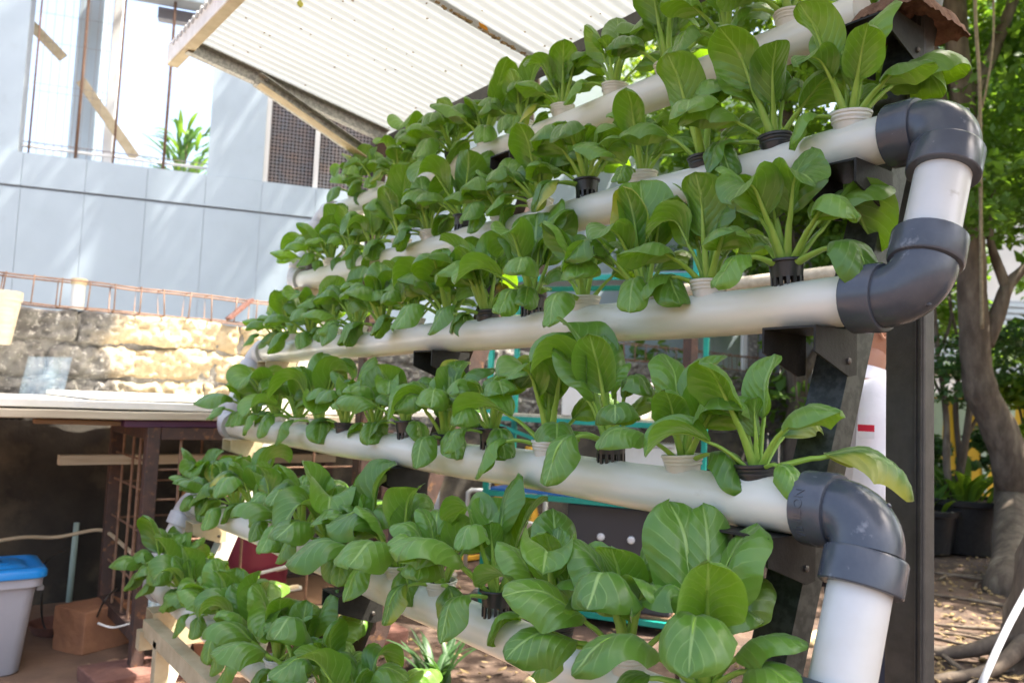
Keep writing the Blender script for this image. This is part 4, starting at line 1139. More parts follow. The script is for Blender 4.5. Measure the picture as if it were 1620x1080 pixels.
for z in (0.40, 0.62, 0.80, 0.93):
    obj('rod', MB().tube([(SX0, SY0, z), (SX0, SY1, z)], 0.0055, 6), MT['rebar'], sf)
    if z > 0.5: obj('rod', MB().tube([(SX0, SY0, z-0.03), (SX1, SY0, z-0.03)], 0.0055, 6), MT['rebar'], sf)
    obj('rod', MB().tube([(SX0, SY1, z-0.02), (SX1, SY1, z-0.02)], 0.0055, 6), MT['rebar'], sf)
for y in (SY0+0.17, SY0+0.30, SY0+0.50):
    obj('rod', MB().tube([(SX0-0.006, y, 0.22), (SX0-0.006, y, ZT-0.05)], 0.0065, 6), MT['rebar'], sf)
for x in (SX0+0.12, SX0+0.42, SX0+0.75):
    obj('rod', MB().tube([(x, SY0-0.006, 0.22), (x, SY0-0.006, ZT-0.05)], 0.0065, 6), MT['rebar'], sf)
    obj('rod', MB().tube([(x, SY1-0.006, 0.22), (x, SY1-0.006, ZT-0.05)], 0.0065, 6), MT['rebar'], sf)
# boards on the shelf
def board(name, x0, x1, y0, y1, z0, z1, m_, lb, cat='board', bev=0.004):
    nx = 24; mb = MB()
    vs = []
    for i in range(nx+1):
        x = x0+(x1-x0)*i/nx; w = 0.004*mnoise.noise(Vector((x*3, z0*20, 1)))
        e = 0.006*mnoise.noise(Vector((x*9, z0*30, 4)))
        vs += [(x, y0+e, z0+w), (x, y1, z0+w), (x, y1, z1+w), (x, y0+e, z1+w)]
    fs = [(4*i+k, 4*i+(k+1) % 4, 4*i+4+(k+1) % 4, 4*i+4+k) for i in range(nx) for k in range(4)] + [(3, 2, 1, 0), (4*nx, 4*nx+1, 4*nx+2, 4*nx+3)]
    mb.add(vs, fs)
    return obj(name, mb, m_, bevel=bev, label=lb, cat=cat)
board('purple_strip', 0.78, 1.95, 3.70, 3.92, ZT+0.001, ZT+0.030, MT['purple'], 'dark purple strip lying on the rusty shelf under the boards', 'strip')
board('brown_batten', 0.45, 0.77, 3.72, 3.78, ZT+0.004, ZT+0.024, MT['brownw'], 'thin brown batten under the boards beside the purple strip', 'batten')
board('plank', 0.30, 1.95, 3.66, 4.10, ZT+0.034, ZT+0.068, MT['plank'], 'weathered beige plank lowest in the stack on the rusty shelf')
board('board', -0.7, 2.7, 3.70, 5.225, ZT+0.073, ZT+0.105, MT['board'], 'wide white board lying on the beige plank on the rusty shelf')
board('board', 0.66, 1.85, 3.86, 5.12, ZT+0.112, ZT+0.138, MT['board'], 'white board topmost of the stack on the rusty shelf')
board('white_batten', 0.62, 2.00, 4.20, 4.26, 0.880, 0.925, MT['plank'], 'long pale batten lying through the shelf between the rods', 'batten', 0.002)
obj('plastic_sheet', m, MT['clear'], smooth=True, label='crumpled clear bluish plastic sheet leaning on the grey wall above the boards', cat='plastic')
# stuff stored inside the shelf
q = Vector((1.55, 4.15, 0.23))
bt_ = thing('barrel', 'maroon plastic barrel standing inside the rusty shelf', 'barrel', (q.x, q.y, 0.22))
obj('body', MB().lathe([(0.15, 0), (0.165, 0.02), (0.175, 0.25), (0.17, 0.5), (0.150, 0.54), (0.14, 0.545)], q, 26), MT['maroon'], bt_, smooth=True, auto=40)
obj('lid', MB().lathe([(0.155, 0.546), (0.158, 0.55), (0.158, 0.575), (0.15, 0.58)], q, 26), MT['maroon'], bt_, smooth=True, auto=40)
obj('shelf_board', MB().box(((SX0+SX1)/2+0.06, (SY0+SY1)/2, 0.214), (0.98, 0.60, 0.014)), MT['brownw'], sf)
q = Vector((1.20, 4.22, 0.222))
bo = thing('bottle', 'amber plastic bottle standing inside the rusty shelf beside the barrel', 'bottle', q)
obj('body', MB().lathe([(0.045, 0), (0.05, 0.01), (0.05, 0.40), (0.046, 0.44), (0.022, 0.50), (0.018, 0.52), (0.018, 0.545)], q, 18), MT['amber'], bo, smooth=True, auto=50)
obj('cap', MB().lathe([(0.022, 0.546), (0.022, 0.58), (0.018, 0.584)], q, 14), MT['cream'], bo, smooth=True, auto=50)
for k in range(12):
    a = Vector((SX0+0.10+rnd.uniform(0, 0.12), SY0+0.10+0.04*k, 0.232+0.012*(k % 4)))
    b = a+Vector((rnd.uniform(0.5, 0.7), rnd.uniform(-0.05, 0.2), rnd.uniform(0.02, 0.14)))
    obj('thin_pipe', MB().tube([a, (a+b)/2+EZ*0.01, b], rnd.uniform(0.008, 0.014), 8), MT['hose'] if k % 3 else MT['pvcw'], smooth=True,
        label='thin pale offcut pipe stored in the rusty shelf', cat='pipe', group='offcut pipes in the shelf')
# plastic bag
obj('plastic_bag', MB().blob((1.02, 3.86, 0.33), (0.07, 0.07, 0.11), 8, 0.5, 24, 16, 3.5), MT['clear'], smooth=True, label='crumpled clear plastic bag beside the foot of the shelf post', cat='bag')
# bricks and blocks on the floor
def block(name, c, size, rz_, m_, lb, cat, seed):
    ax = (Vector((math.cos(rz_), math.sin(rz_), 0)), Vector((-math.sin(rz_), math.cos(rz_), 0)), EZ)
    n = 6; vs = []; fs = []
    mb = MB()
    bm = bmesh.new(); bmesh.ops.create_cube(bm, size=1.0); bmesh.ops.subdivide_edges(bm, edges=bm.edges, cuts=5, use_grid_fill=True)
    for v in bm.verts:
        q_ = v.co.copy(); w = Vector(c)+ax[0]*(q_.x*size[0])+ax[1]*(q_.y*size[1])+ax[2]*((q_.z+0.5)*size[2])
        k = 0.008*mnoise.noise(w*9+Vector((seed, 0, 0))) + 0.004*mnoise.noise(w*30)
        w += (ax[0]*q_.x+ax[1]*q_.y+ax[2]*q_.z)*2*k
        v.co = w
    bm.verts.index_update()
    mb.v = [tuple(v.co) for v in bm.verts]; mb.f = [tuple(v.index for v in f.verts) for f in bm.faces]; bm.free()
    return obj(name, mb, m_, bevel=0.006, label=lb, cat=cat)
q = onZ(152, 1028, 0.02)
block('terracotta_block', (q.x, q.y+0.10, 0.015), (0.26, 0.22, 0.20), 0.45, MT['terracotta'], 'orange terracotta block on the floor beside the rusty shelf', 'block', 1)
q = onZ(212, 1052, 0.07)
block('paving_slab', (SX0+0.02, SY0+0.0, 0.005), (0.42, 0.24, 0.068), 0.1, MT['brickd'], 'dull red slab under the front foot of the rusty shelf', 'slab', 2)
block('paving_slab', (SX0, SY1, 0.005), (0.26, 0.20, 0.068), 0.0, MT['brickd'], 'dull red slab under the rear foot of the rusty shelf', 'slab', 3)
block('paving_slab', (SX1, SY0, 0.005), (0.26, 0.20, 0.068), 0.0, MT['brickd'], 'dull red slab under the shelf foot near the barrel', 'slab', 4)
block('paving_slab', (SX1, SY1, 0.005), (0.26, 0.20, 0.068), 0.0, MT['brickd'], 'dull red slab under the rearmost shelf foot by the wall', 'slab', 5)
q = onZ(262, 1000, 0.05)
block('broken_brick', (1.24, 3.80, 0.015), (0.13, 0.10, 0.09), 0.7, MT['terracotta'], 'broken tan brick lying under the rusty shelf', 'brick', 6)
q = onZ(95, 1005, 0.02)
tray = thing('clay_saucer', 'shallow reddish clay saucer on the floor before the dark wall', 'saucer', (q.x, q.y+0.1, 0.015))
obj('dish', MB().lathe([(0.10, 0), (0.105, 0.004), (0.135, 0.05), (0.128, 0.05), (0.10, 0.015), (0.02, 0.012)], (q.x, q.y+0.1, 0.015), 22), MT['brickd'], tray, smooth=True, auto=40)
q = onZ(102, 1012, 0.02)
m = MB().prism([q+Vector((0, 0, 0.002)), q+Vector((0.10, 0.01, 0.002)), q+Vector((0.09, 0.06, 0.002)), q+Vector((0.02, 0.07, 0.002))], (0, 0, 0.008))
obj('tile_shard', m, MT['board'], label='white tile shard on the floor beside the clay saucer', cat='shard')
q = onY(112, 930, WY-0.10)
gpipe = MB().tube([(q.x, WY-0.07, 0.01), (q.x+0.01, WY-0.06, 0.46)], 0.016, 10)
obj('grey_conduit', gpipe, MT['pgreen'], smooth=True, label='short pale green conduit standing against the dark wall', cat='conduit')
# beige hose and dark cable
p = bez([onY(-60, 866, 4.75), onY(30, 850, 4.75), onY(90, 849, 4.75), onY(150, 838, 4.55), onY(172, 843, 4.40), onY(190, 858, 4.20), onY(212, 878, 3.95), onY(232, 900, 3.90)], 8)
obj('garden_hose', MB().tube(p, 0.0095, 8), MT['hose'], smooth=True, label='beige hose strung across the dark wall into the rusty shelf', cat='hose')
p = bez([onY(185, 930, 4.2), onY(165, 950, 4.0), onZ(140, 1000, 0.05), onZ(105, 1012, 0.03), onZ(70, 990, 0.05), onY(66, 930, 4.6), onY(72, 890, 4.9), onY(105, 868, 4.95)], 8)
obj('dark_cable', MB().tube(p, 0.005, 6), MT['cable'], smooth=True, label='thin dark cable looping over the floor before the terracotta block', cat='cable')
p = bez([onZ(252, 1040, 0.03), onZ(266, 1060, 0.03), onZ(276, 1085, 0.03)], 6)
obj('rope', MB().tube(p, 0.007, 6), MT['whitehose'], smooth=True, label='short white rope on the floor beside the cream rack leg', cat='rope')
p = bez([onY(155, 985, 3.9), onY(178, 992, 3.85), onY(205, 986, 3.8)], 5)
obj('white_twig', MB().tube(p, 0.005, 6), MT['board'], smooth=True, label='pale twig hooked on the rods by the shelf foot', cat='twig')
# storage bin with blue lid
lc = onZ(82, 896, 0.47)
bx0, bx1 = lc.x-0.47, lc.x-0.01; by0, by1 = lc.y-0.02, lc.y+0.36
bin_ = thing('storage_bin', 'grey plastic storage bin with bright blue lid on the yard floor', 'bin', ((bx0+bx1)/2, (by0+by1)/2, 0.02))
def rrect(x0, x1, y0, y1, r, z, n=5):
    out = []
    for cx, cy, a0 in ((x1-r, y1-r, 0), (x0+r, y1-r, 90), (x0+r, y0+r, 180), (x1-r, y0+r, 270)):
        for k in range(n+1):
            a = math.radians(a0+90*k/n); out.append((cx+r*math.cos(a), cy+r*math.sin(a), z))
    return out
def stack(rings):
    m = MB(); n = len(rings[0])
    for r in rings: m.v += r
    for j in range(len(rings)-1):
        for k in range(n): m.f.append((j*n+k, j*n+(k+1) % n, (j+1)*n+(k+1) % n, (j+1)*n+k))
    m.f.append(tuple(range(n-1, -1, -1))); m.f.append(tuple((len(rings)-1)*n+k for k in range(n)))
    return m
def rr_(inset, z, r=0.05): return rrect(bx0+inset, bx1-inset, by0+inset, by1-inset, r, z)
obj('tub', stack([rr_(0.075, 0.02), rr_(0.068, 0.03), rr_(0.035, 0.385), rr_(0.034, 0.39), rr_(0.014, 0.392), rr_(0.012, 0.43), rr_(0.02, 0.432)]), MT['greyp'], bin_, smooth=True, auto=40)
lid = obj('lid', stack([rr_(0.006, 0.428), rr_(0.0, 0.432), rr_(0.0, 0.455), rr_(0.008, 0.466), rr_(0.03, 0.470), rr_(0.05, 0.470), rr_(0.058, 0.462), rr_(0.075, 0.462), rr_(0.085, 0.472), rr_(0.12, 0.474)]), MT['blue'], bin_, smooth=True, auto=50)
for k in range(3):
    i_ = 0.13+0.025*k
    obj('ridge', stack([rr_(i_, 0.4735), rr_(i_+0.002, 0.477), rr_(i_+0.008, 0.477)]), MT['blue'], lid, smooth=True, auto=50)
m = MB().box((bx1-0.012, (by0+by1)/2, 0.36), (0.03, 0.13, 0.02)); obj('handle', m, MT['greyp'], bin_, bevel=0.005)
# terrace plant behind the rusty bars of the house
tp = fpix(292, 262, -1.2); tp.z = SILL-0.036
ptl = thing('terrace_plant', 'leafy green plant in a clay pot on the house terrace behind rusty bars', 'plant', tp)
obj('pot', MB().lathe([(0.10, 0), (0.15, 0.24), (0.165, 0.245), (0.165, 0.28), (0.14, 0.28), (0.13, 0.24)], tp, 20), MT['terracotta'], ptl, smooth=True, auto=40)
obj('stem', MB().tube([tp+EZ*0.2, tp+EZ*0.5, tp+EZ*0.75], 0.018, 7), MT['bark'], ptl, smooth=True)
g2 = random.Random(3)
for k in range(90):
    mm = MB(); a = g2.uniform(0, 6.28); rr = g2.uniform(0, 0.26)
    strap(mm, tp+Vector((rr*math.cos(a), rr*math.sin(a), g2.uniform(0.20, 0.85))), a+g2.uniform(-0.7, 0.7), g2.uniform(0.26, 0.46), 0.065, g2.uniform(0.2, 0.9), g2.uniform(1.2, 2.3), 6)
    obj('leaf', mm, MT['leafC'] if k % 3 else MT['leafA'], ptl, smooth=True)
for (px, py, mt_, lb, an) in ((765, 41, 'orange', 'small orange dead leaf stuck on the translucent roof', 0.3), (475, 5, 'olive', 'olive-yellow dead leaf stuck on the translucent roof near its front edge', 1.2)):
    d = ray(px, py); tt = (2.59+0.162*0.805-CAM_H+0.040)/(d.z+0.162*d.x); q = CAM+d*tt
    m = MB(); vs = []
    for j in range(7):
        f = j/6; w = 0.011*math.sin(math.pi*min(1, f*0.96+0.04))
        for s_ in (-1, 0, 1):
            l = Vector((math.cos(an), math.sin(an), 0))*(0.05*(f-0.5)) + Vector((-math.sin(an), math.cos(an), 0))*(s_*w)
            vs.append(q+l+EZ*(-0.004*abs(s_)+0.162*-l.x))
    m.add(vs, [(j*3+i, j*3+i+1, (j+1)*3+i+1, (j+1)*3+i) for j in range(6) for i in range(2)])
    obj('dead_leaf', m, MT[mt_], smooth=True, label=lb, cat='leaf')

# ================================================================== BEHIND THE RACK
# tall teal steel rack
tb = onZ(1088, 1012, 0.0)
td = Vector((-0.50, 0.866, 0)).normalized()    # runs back-left
tsd = Vector((0.866, 0.50, 0))
W_, Dp = 1.25, 0.42
tr_ = thing('teal_rack', 'tall teal painted steel rack standing behind the pipes', 'rack', (tb.x, tb.y, 0))
cs = [tb, tb+td*W_, tb+td*W_+tsd*Dp, tb+tsd*Dp]
for c_ in cs:
    obj('post', MB().box(Vector((c_.x, c_.y, 1.10)), (0.032, 0.032, 2.2), (td, tsd, EZ)), MT['teal'], tr_, bevel=0.003)
for z in (0.06, 0.70, 1.16, 2.02):
    for a, b in ((0, 1), (1, 2), (2, 3), (3, 0)):
        pa = Vector((cs[a].x, cs[a].y, z)); pb_ = Vector((cs[b].x, cs[b].y, z)); u_ = (pb_-pa).normalized()*0.018
        obj('rail', MB().beam(pa+u_, pb_-u_, 0.028, 0.030), MT['teal'], tr_)
obj('brace', MB().beam(Vector((cs[0].x, cs[0].y, 0.75)), Vector((cs[1].x, cs[1].y, 1.14)), 0.02, 0.02), MT['teal'], tr_)
cc = tb+td*W_/2+tsd*Dp/2
for z, mm in ((0.725, 'bluep'), (0.085, 'brownw'), (1.182, 'plank'), (2.043, 'cabinet')):
    obj('shelf_board', MB().box(Vector((cc.x, cc.y, z)), (W_-0.04, Dp-0.04, 0.016), (td, tsd, EZ)), MT[mm], tr_)
# control box with round knobs on the bottom shelf
kb = tb+td*0.42+tsd*0.16
kx = thing('control_box', 'charcoal control box with round white knobs on the teal rack', 'box', Vector((kb.x, kb.y, 0.095)))
obj('case', MB().box(Vector((kb.x, kb.y, 0.385)), (0.62, 0.24, 0.58), (td, tsd, EZ)), MT['panel'], kx, bevel=0.008)
for k, (u, z) in enumerate(((-0.20, 0.50), (-0.08, 0.50), (0.10, 0.50), (-0.14, 0.32))):
    c_ = Vector((kb.x, kb.y, z))+td*u-tsd*0.12
    obj('knob', MB().lathe([(0.022, 0), (0.022, 0.012), (0.015, 0.02), (0.005, 0.021)], c_, 14, -tsd), MT['whitehose'], kx, smooth=True, auto=40)
def crate(name, c, size, ax, m_, lb, cat, inset=0.012):
    t = thing(name, lb, cat, c)
    c0 = Vector(c)
    m = MB().box(c0+ax[2]*(size[2]/2), size, ax)
    b = obj('body', m, m_, t, bevel=0.01, segs=3)
    obj('lid', MB().box(c0+ax[2]*(size[2]+0.011), (size[0]+0.02, size[1]+0.02, 0.02), ax), m_, t, bevel=0.006)
    return t
AXT = (td, tsd, EZ)
crate('white_foam_box', Vector((tb.x, tb.y, 0.734))+td*0.30+tsd*0.2, (0.36, 0.26, 0.30), AXT, MT['board'], 'white foam box on the middle shelf of the teal rack', 'box')
crate('blue_crate', Vector((tb.x, tb.y, 0.734))+td*0.78+tsd*0.2, (0.30, 0.26, 0.14), AXT, MT['bluep'], 'shallow blue crate on the middle shelf of the teal rack', 'crate')
crate('white_foam_box', Vector((tb.x, tb.y, 1.191))+td*0.55+tsd*0.2, (0.5, 0.28, 0.2), AXT, MT['board'], 'wide white foam box on the upper shelf of the teal rack', 'box')
# blue-grey cabinet, red standpipe, yellow cones
q = onZ(652, 900, 0)
cb = thing('cabinet', 'blue-grey steel cabinet standing behind the middle of the rack', 'cabinet', (q.x, q.y, 0))
obj('body', MB().box(Vector((q.x, q.y+0.1, 0.50)), (0.36, 0.30, 1.0)), MT['cabinet'], cb, bevel=0.006)
obj('door', MB().box(Vector((q.x, q.y-0.055, 0.50)), (0.32, 0.012, 0.92)), MT['cabinet'], cb, bevel=0.003)
obj('handle', MB().box(Vector((q.x-0.12, q.y-0.068, 0.60)), (0.02, 0.014, 0.10)), MT['bolt'], cb, bevel=0.003)
q = onZ(566, 905, 0)
rp = thing('red_standpipe', 'red standpipe with a collar in front of the stone wall', 'pipe', (q.x, q.y, 0))
obj('tube', MB().tube([(q.x, q.y, -0.02), (q.x, q.y, 0.86)], 0.024, 14), MT['red'], rp, smooth=True, auto=40)
obj('collar', MB().lathe([(0.026, 0.72), (0.038, 0.725), (0.038, 0.80), (0.026, 0.805)], (q.x, q.y, 0), 16), MT['red'], rp, smooth=True, auto=40)
for k, px in enumerate((690, 737, 787, 832)):
    q = onZ(px, 880, 0)
    yc = thing('yellow_cone', 'tall yellow ribbed plastic cone in the row behind the cream pipes', 'cone', (q.x, q.y, 0), 'row of yellow cones')
    pf = []
    for j in range(15):
        f = j/14; pf.append((0.105-0.065*f+0.008*(j % 2), 0.04+0.86*f))
    obj('body', MB().lathe(pf, (q.x, q.y, 0), 18), MT['yellow'], yc, smooth=True, auto=50)
    obj('base', MB().box((q.x, q.y, 0.018), (0.30, 0.30, 0.04)), MT['yellow'], yc, bevel=0.008)
# white bent pipes
for k, (px, py, lb) in enumerate(((858, 800, 'white bent pipe arching behind the yellow cones'), (735, 808, 'low white pipe rail behind the fifth pipe'))):
    q = onZ(px, 905, 0)
    if k == 0: p = bez([(q.x, q.y, -0.02), (q.x, q.y, 0.6), (q.x-0.03, q.y+0.05, 0.70), (q.x-0.14, q.y+0.16, 0.72), (q.x-0.3, q.y+0.3, 0.70), (q.x-0.33, q.y+0.33, -0.02)], 6)
    else: p = [(q.x, q.y, -0.02), (q.x, q.y, 0.58), (q.x+0.02, q.y-0.02, 0.6), (q.x+0.35, q.y-0.2, 0.6), (q.x+0.37, q.y-0.21, 0.58), (q.x+0.37, q.y-0.21, -0.02)]
    obj('bent_pipe', MB().tube(p, 0.018, 10), MT['pvcw'], smooth=True, label=lb, cat='pipe')
# white notice board leaning behind the fifth pipe
q = onZ(830, 985, 0.0)
obj('foam_sheet', MB().box((q.x, q.y, 0.30), (0.02, 0.34, 0.60), (Vector((0.97, 0, 0.24)), EY, Vector((-0.24, 0, 0.97)))), MT['board'], bevel=0.003, label='white foam sheet leaning behind the fifth pipe', cat='sheet')
# strap-leaved clump on the soil under the rack
q = onZ(690, 1085, 0.0)
sp_ = thing('strap_plant', 'clump of dark strap leaves growing from the soil under the pipes', 'plant', (q.x, q.y, 0))
g2 = random.Random(8)
for k in range(26):
    mm = MB(); a = g2.uniform(0, 6.28)
    strap(mm, q+Vector((g2.uniform(-0.05, 0.05), g2.uniform(-0.05, 0.05), -0.01)), a, g2.uniform(0.2, 0.34), 0.03, g2.uniform(0.1, 0.5), g2.uniform(1.0, 1.9), 7)
    obj('leaf', mm, MT['leafC'], sp_, smooth=True)
# loose stones on the soil
for k in range(34):
    x = tg.uniform(1.9, 4.2); y = tg.uniform(1.4, 5.0); s_ = tg.uniform(0.04, 0.10)
    obj('loose_stone', MB().blob((x, y, s_*0.25), (s_, s_*tg.uniform(0.6, 0.9), s_*0.55), k, 0.5, 12, 8, 1.6), MT['stone'] if k % 3 else MT['stoney'], smooth=True, label='loose grey stone on the soil behind the rack', cat='stone', group='loose stones behind the rack')
# second, low pipe rail behind
pq = onX(1180, 470, 2.9)
s2 = thing('pipe_rail', 'single cream pipe on two posts behind the right of the rack', 'rail', (2.9, 2.6, 0))
zr = onX(1210, 448, 2.9).z
obj('pipe', MB().tube([(2.9, 1.55, zr), (2.9, 2.5, zr)], 0.04, 18), MT['plank'], s2, smooth=True, auto=40)
for y in (1.62, 2.42): obj('post', MB().box((2.9, y, (zr-0.04)/2), (0.05, 0.05, zr-0.04)), MT['rust'], s2, bevel=0.003)
# weathered slat fence on the right of the wall
fa = dep(1180, 640, 9.0); fb = dep(1420, 640, 9.4)
fa.z = fb.z = 0; fd = (fb-fa).normalized(); fs2 = fd.cross(EZ)
fc = thing('slat_fence', 'grey weathered slat fence with white posts behind the upper right plants', 'fence', (fa.x, fa.y, 0))
Lf = (fb-fa).length; nsl = int(Lf/0.14)
for k in range(nsl):
    p_ = fa+fd*(0.07+0.14*k)
    obj('slat', MB().box(p_+EZ*1.75, (0.118, 0.02, 3.46+rnd.uniform(-0.05, 0.05)), (fd, fs2, EZ)), MT['cabinet'] if k % 3 else MT['stone'], fc)
for k in range(4):
    p_ = fa+fd*(Lf*k/3)
    obj('post', MB().box(p_+EZ*1.8-fs2*0.05, (0.07, 0.06, 3.6), (fd, fs2, EZ)), MT['frame'], fc)

fb0 = dep(1290, 640, 8.4); fb0.z = 0
fv = thing('climber', 'leafy climber growing up the grey slat fence', 'climber', fb0)
for k in range(4):
    obj('stem', MB().tube(bez([fb0+Vector((0.1*k, 0.05*k, -0.03)), fb0+Vector((0.2*k-0.3, 0.05, 1.6)), fb0+Vector((0.4*k-0.7, 0.1, 3.2))], 6), 0.012, 6), MT['bark'], fv, smooth=True)
cloud_obj('foliage', clump((1150, 1420), (270, 440), (8.0, 8.8), 20, (0.16, 0.34)) + clump((1200, 1400), (430, 560), (8.0, 8.6), 6, (0.12, 0.2)), 4200, 0.10, 71, MT['leafA'], fv)

# ================================================================== PERSON behind the column
PD = 2.62
pc = dep(1364, 640, PD); pc.z = 0
FX = Vector((C_R.x, C_R.y, 0)).normalized()       # facing image right
FYv = EZ.cross(FX)                                 # the person's left
def PP(x, y, z): return pc + FX*x + FYv*y + EZ*z
person = thing('person', 'person in white shirt with red sleeve patch standing behind the grey column', 'person', pc)
def skin_mesh(verts, edges, radii, root=0, sub=2):
    me = bpy.data.meshes.new('tmp'); me.from_pydata([tuple(v) for v in verts], edges, [])
    o = bpy.data.objects.new('tmp', me); COL.objects.link(o)
    o.modifiers.new('skin', 'SKIN')
    for i, r in enumerate(radii):
        sv = me.skin_vertices[0].data[i]; sv.radius = r if isinstance(r, tuple) else (r, r); sv.use_root = (i == root)
    s = o.modifiers.new('s', 'SUBSURF'); s.levels = sub; s.render_levels = sub
    bpy.context.view_layer.update()
    ev = bpy.data.meshes.new_from_object(o.evaluated_get(bpy.context.evaluated_depsgraph_get()))
    m = MB(); m.v = [tuple(v.co) for v in ev.vertices]; m.f = [tuple(p.vertices) for p in ev.polygons]
    bpy.data.objects.remove(o, do_unlink=True)
    return m
# body: trunk, neck, arms with fingers, legs, and a shaped head in one mesh
V = []; E_ = []; R3 = []
def nd(p, r, link=None):
    V.append(p); R3.append(r)
    if link is not None: E_.append((link, len(V)-1))
    return len(V)-1
pel = nd(PP(0, 0, 0.90), 0.125); ab = nd(PP(0.005, 0, 1.05), 0.115, pel); ch = nd(PP(-0.005, 0, 1.22), 0.13, ab); nk0 = nd(PP(0.0, 0, 1.365), 0.062, ch); nk1 = nd(PP(0.02, 0, 1.44), 0.055, nk0); hd0 = nd(PP(0.035, 0, 1.50), 0.06, nk1)
for s in (-1, 1):
    shd = nd(PP(-0.01, s*0.165, 1.33), 0.055, ch)
    back = -0.10 if s < 0 else 0.05
    elb = nd(PP(-0.02+back*0.45, s*0.215, 1.055), 0.040, shd); wr = nd(PP(-0.03+back, s*0.215, 0.82), 0.026, elb); pm_ = nd(PP(-0.02+back*1.15, s*0.21, 0.745), (0.036, 0.020), wr)
    for j, (dx, dl) in enumerate(((0.030, 0.072), (0.011, 0.082), (-0.009, 0.076), (-0.028, 0.060))):
        k1 = nd(PP(-0.02+back*1.2+dx, s*0.207, 0.745-0.030), 0.0095, pm_); k2 = nd(PP(-0.018+back*1.2+dx*1.1, s*0.202, 0.745-0.030-dl*0.5), 0.0085, k1); nd(PP(-0.008+back*1.2+dx*1.1, s*0.19, 0.745-0.03-dl), 0.0075, k2)
    th = nd(PP(0.022+back*1.1, s*0.195, 0.765), 0.011, pm_); nd(PP(0.034+back*1.1, s*0.188, 0.715), 0.009, th)
    hip = nd(PP(0, s*0.085, 0.84), 0.088, pel); kn = nd(PP(0.015, s*0.095, 0.48), 0.058, hip); an_ = nd(PP(-0.01, s*0.10, 0.09), 0.038, kn); nd(PP(0.10, s*0.11, 0.035), 0.034, an_)
body = skin_mesh(V, E_, R3)
hcn = PP(0.045, 0, 1.545)
nu, nv = 28, 22; vs = []
for i in range(nv+1):
    th = math.pi*i/nv
    for k in range(nu):
        a = 2*math.pi*k/nu
        d = Vector((math.sin(th)*math.cos(a), math.sin(th)*math.sin(a), math.cos(th)))
        x = d.x*0.095; y = d.y*0.073; z = d.z*0.112
        if d.z < 0: y *= 1+0.22*d.z; x = x*(1+0.10*d.z)+0.012*(-d.z)
        f = max(0.0, d.x)
        gs = lambda yy, zz, sy, sz: math.exp(-((d.y-yy)/sy)**2-((d.z-zz)/sz)**2)
        x += f*(0.024*gs(0, -0.18, 0.14, 0.16) - 0.010*(gs(0.38, 0.05, 0.16, 0.10)+gs(-0.38, 0.05, 0.16, 0.10)) + 0.007*gs(0, -0.52, 0.25, 0.06) + 0.007*gs(0, -0.66, 0.25, 0.06) + 0.008*gs(0, -0.86, 0.3, 0.12))
        x += 0.006*f*(gs(0.3, 0.22, 0.3, 0.06)+gs(-0.3, 0.22, 0.3, 0.06))
        vs.append(hcn + FX*x + FYv*y + EZ*z)
body.add(vs, [(i*nu+k, (i+1)*nu+k, (i+1)*nu+(k+1) % nu, i*nu+(k+1) % nu) for i in range(nv) for k in range(nu)])
for s in (-1, 1):     # ears
    ring = []
    ec = hcn - FX*0.008 + FYv*(s*0.074) - EZ*0.008
    pth = [ec + FX*(0.017*math.cos(a)) + EZ*(0.031*math.sin(a)*(1.0 if math.sin(a) > 0 else 0.9)) + FYv*(s*0.010*max(0, -math.cos(a))) for a in [2*math.pi*q/14 for q in range(15)]]
    body.tube(pth, 0.0055, 7)
    body.blob(ec - FYv*(s*0.004), (0.013, 0.010, 0.024), 2, 0.1, 10, 8)
obj('body', body, MT['skin'], person, smooth=True)
# hair cap
vs = []; fs = []; nv2 = 12
hm = MB(); 
for i in range(nv2+1):
    for k in range(nu):
        a = 2*math.pi*k/nu
        lim = 1.05 if math.cos(a) > 0.45 else (1.45 if abs(math.sin(a)) > 0.75 else 2.0)
        th = lim*i/nv2
        d = Vector((math.sin(th)*math.cos(a), math.sin(th)*math.sin(a), math.cos(th)))
        q = 1+0.03*mnoise.noise(d*14)
        vs.append(hcn + FX*(d.x*0.104*q-0.002) + FYv*(d.y*0.080*q) + EZ*(d.z*0.124*q))
hm.add(vs, [(i*nu+k, (i+1)*nu+k, (i+1)*nu+(k+1) % nu, i*nu+(k+1) % nu) for i in range(nv2) for k in range(nu)])
obj('hair', hm, MT['hair'], person, smooth=True)
for s in (-1, 1):
    ec = hcn + FX*0.083 + FYv*(s*0.029) + EZ*0.006
    obj('eye', MB().blob(ec, (0.010, 0.012, 0.008), 1, 0, 10, 8), MT['board'], person, smooth=True)
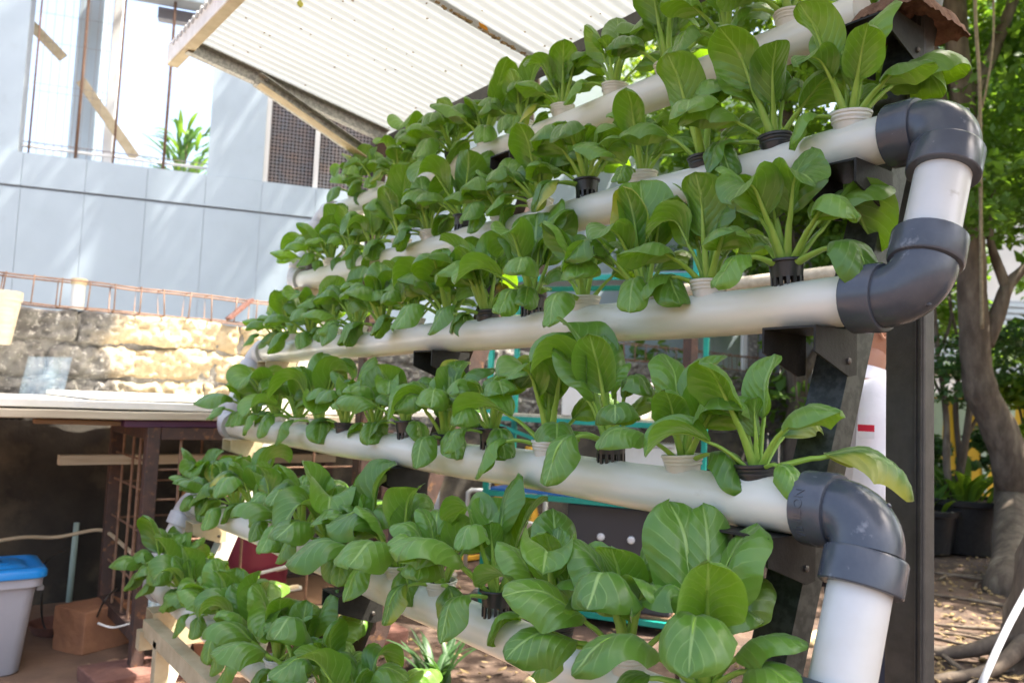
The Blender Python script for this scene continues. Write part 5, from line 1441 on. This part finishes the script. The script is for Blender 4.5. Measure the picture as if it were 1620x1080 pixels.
# shirt with sleeves
V = []; E_ = []; R3 = []
w0 = nd(PP(0, 0, 0.86), 0.15); w1 = nd(PP(0.005, 0, 1.02), 0.14, w0); w2 = nd(PP(-0.005, 0, 1.2), 0.15, w1); w3 = nd(PP(-0.003, 0, 1.33), 0.105, w2); w4 = nd(PP(0.004, 0, 1.385), 0.072, w3)
for s in (-1, 1):
    back = -0.10 if s < 0 else 0.05
    s1_ = nd(PP(-0.01, s*0.168, 1.325), 0.072, w2); nd(PP(-0.02+back*0.25, s*0.20, 1.17), 0.062, s1_); nd(PP(-0.02+back*0.45, s*0.215, 1.055), 0.056, len(V)-1); nd(PP(-0.03+back, s*0.215, 0.86), 0.046, len(V)-1)
sm_ = skin_mesh(V, E_, R3)
sm_.v = [tuple(Vector(v) + (Vector(v)-PP(0, 0, Vector(v).z)).normalized()*(0.006*mnoise.noise(Vector(v)*16))) for v in sm_.v]
shirt = obj('shirt', sm_, MT['shirt'], person, smooth=True)
m = MB().lathe([(0.070, 0.0), (0.074, 0.004), (0.068, 0.042), (0.064, 0.046), (0.062, 0.03)], PP(0.008, 0, 1.372), 24, (FX*0.25+EZ))
obj('collar', m, MT['shirt'], shirt, smooth=True, auto=50)
# flag patch on the sleeve: red over white
def patch(z0, z1, mm, nm, out):
    mb = MB(); vs = []
    for j in range(4):
        z = z0+(z1-z0)*j/3
        for i in range(7):
            a = -0.95+0.55*i/6
            c_ = PP(-0.02-0.10*0.25-0.006, -0.197, z); r_ = 0.064+out
            vs.append(c_ + FX*(r_*math.sin(a)) - FYv*(r_*math.cos(a)))
    mb.add(vs, [(j*7+i, j*7+i+1, (j+1)*7+i+1, (j+1)*7+i) for j in range(3) for i in range(6)])
    obj(nm, mb, mm, shirt, smooth=True)
patch(1.212, 1.232, MT['flagred'], 'red_patch', 0.022)
patch(1.191, 1.211, MT['shirt'], 'white_patch', 0.022)
V = []; E_ = []; R3 = []
t0 = nd(PP(0, 0, 0.90), 0.137)
for s in (-1, 1):
    h_ = nd(PP(0, s*0.085, 0.80), 0.100, t0); k_ = nd(PP(0.015, s*0.095, 0.48), 0.076, h_); nd(PP(-0.005, s*0.10, 0.10), 0.064, k_)
obj('trousers', skin_mesh(V, E_, R3), MT['navy'], person, smooth=True)
for s in (-1, 1):
    sm = MB().blob(PP(0.055, s*0.105, 0.040), (0.05, 0.05, 0.045), 1, 0.0, 18, 12)
    sm.v = [tuple(PP(0.045, s*0.105, 0.0) + FX*((Vector(v)-PP(0.055, s*0.105, 0.04)).dot(FX)*2.7) + FYv*((Vector(v)-PP(0.055, s*0.105, 0.04)).dot(FYv)*0.95) + EZ*max(0.0, Vector(v).z)) for v in sm.v]
    obj('shoe', sm, MT['black'], person, smooth=True)
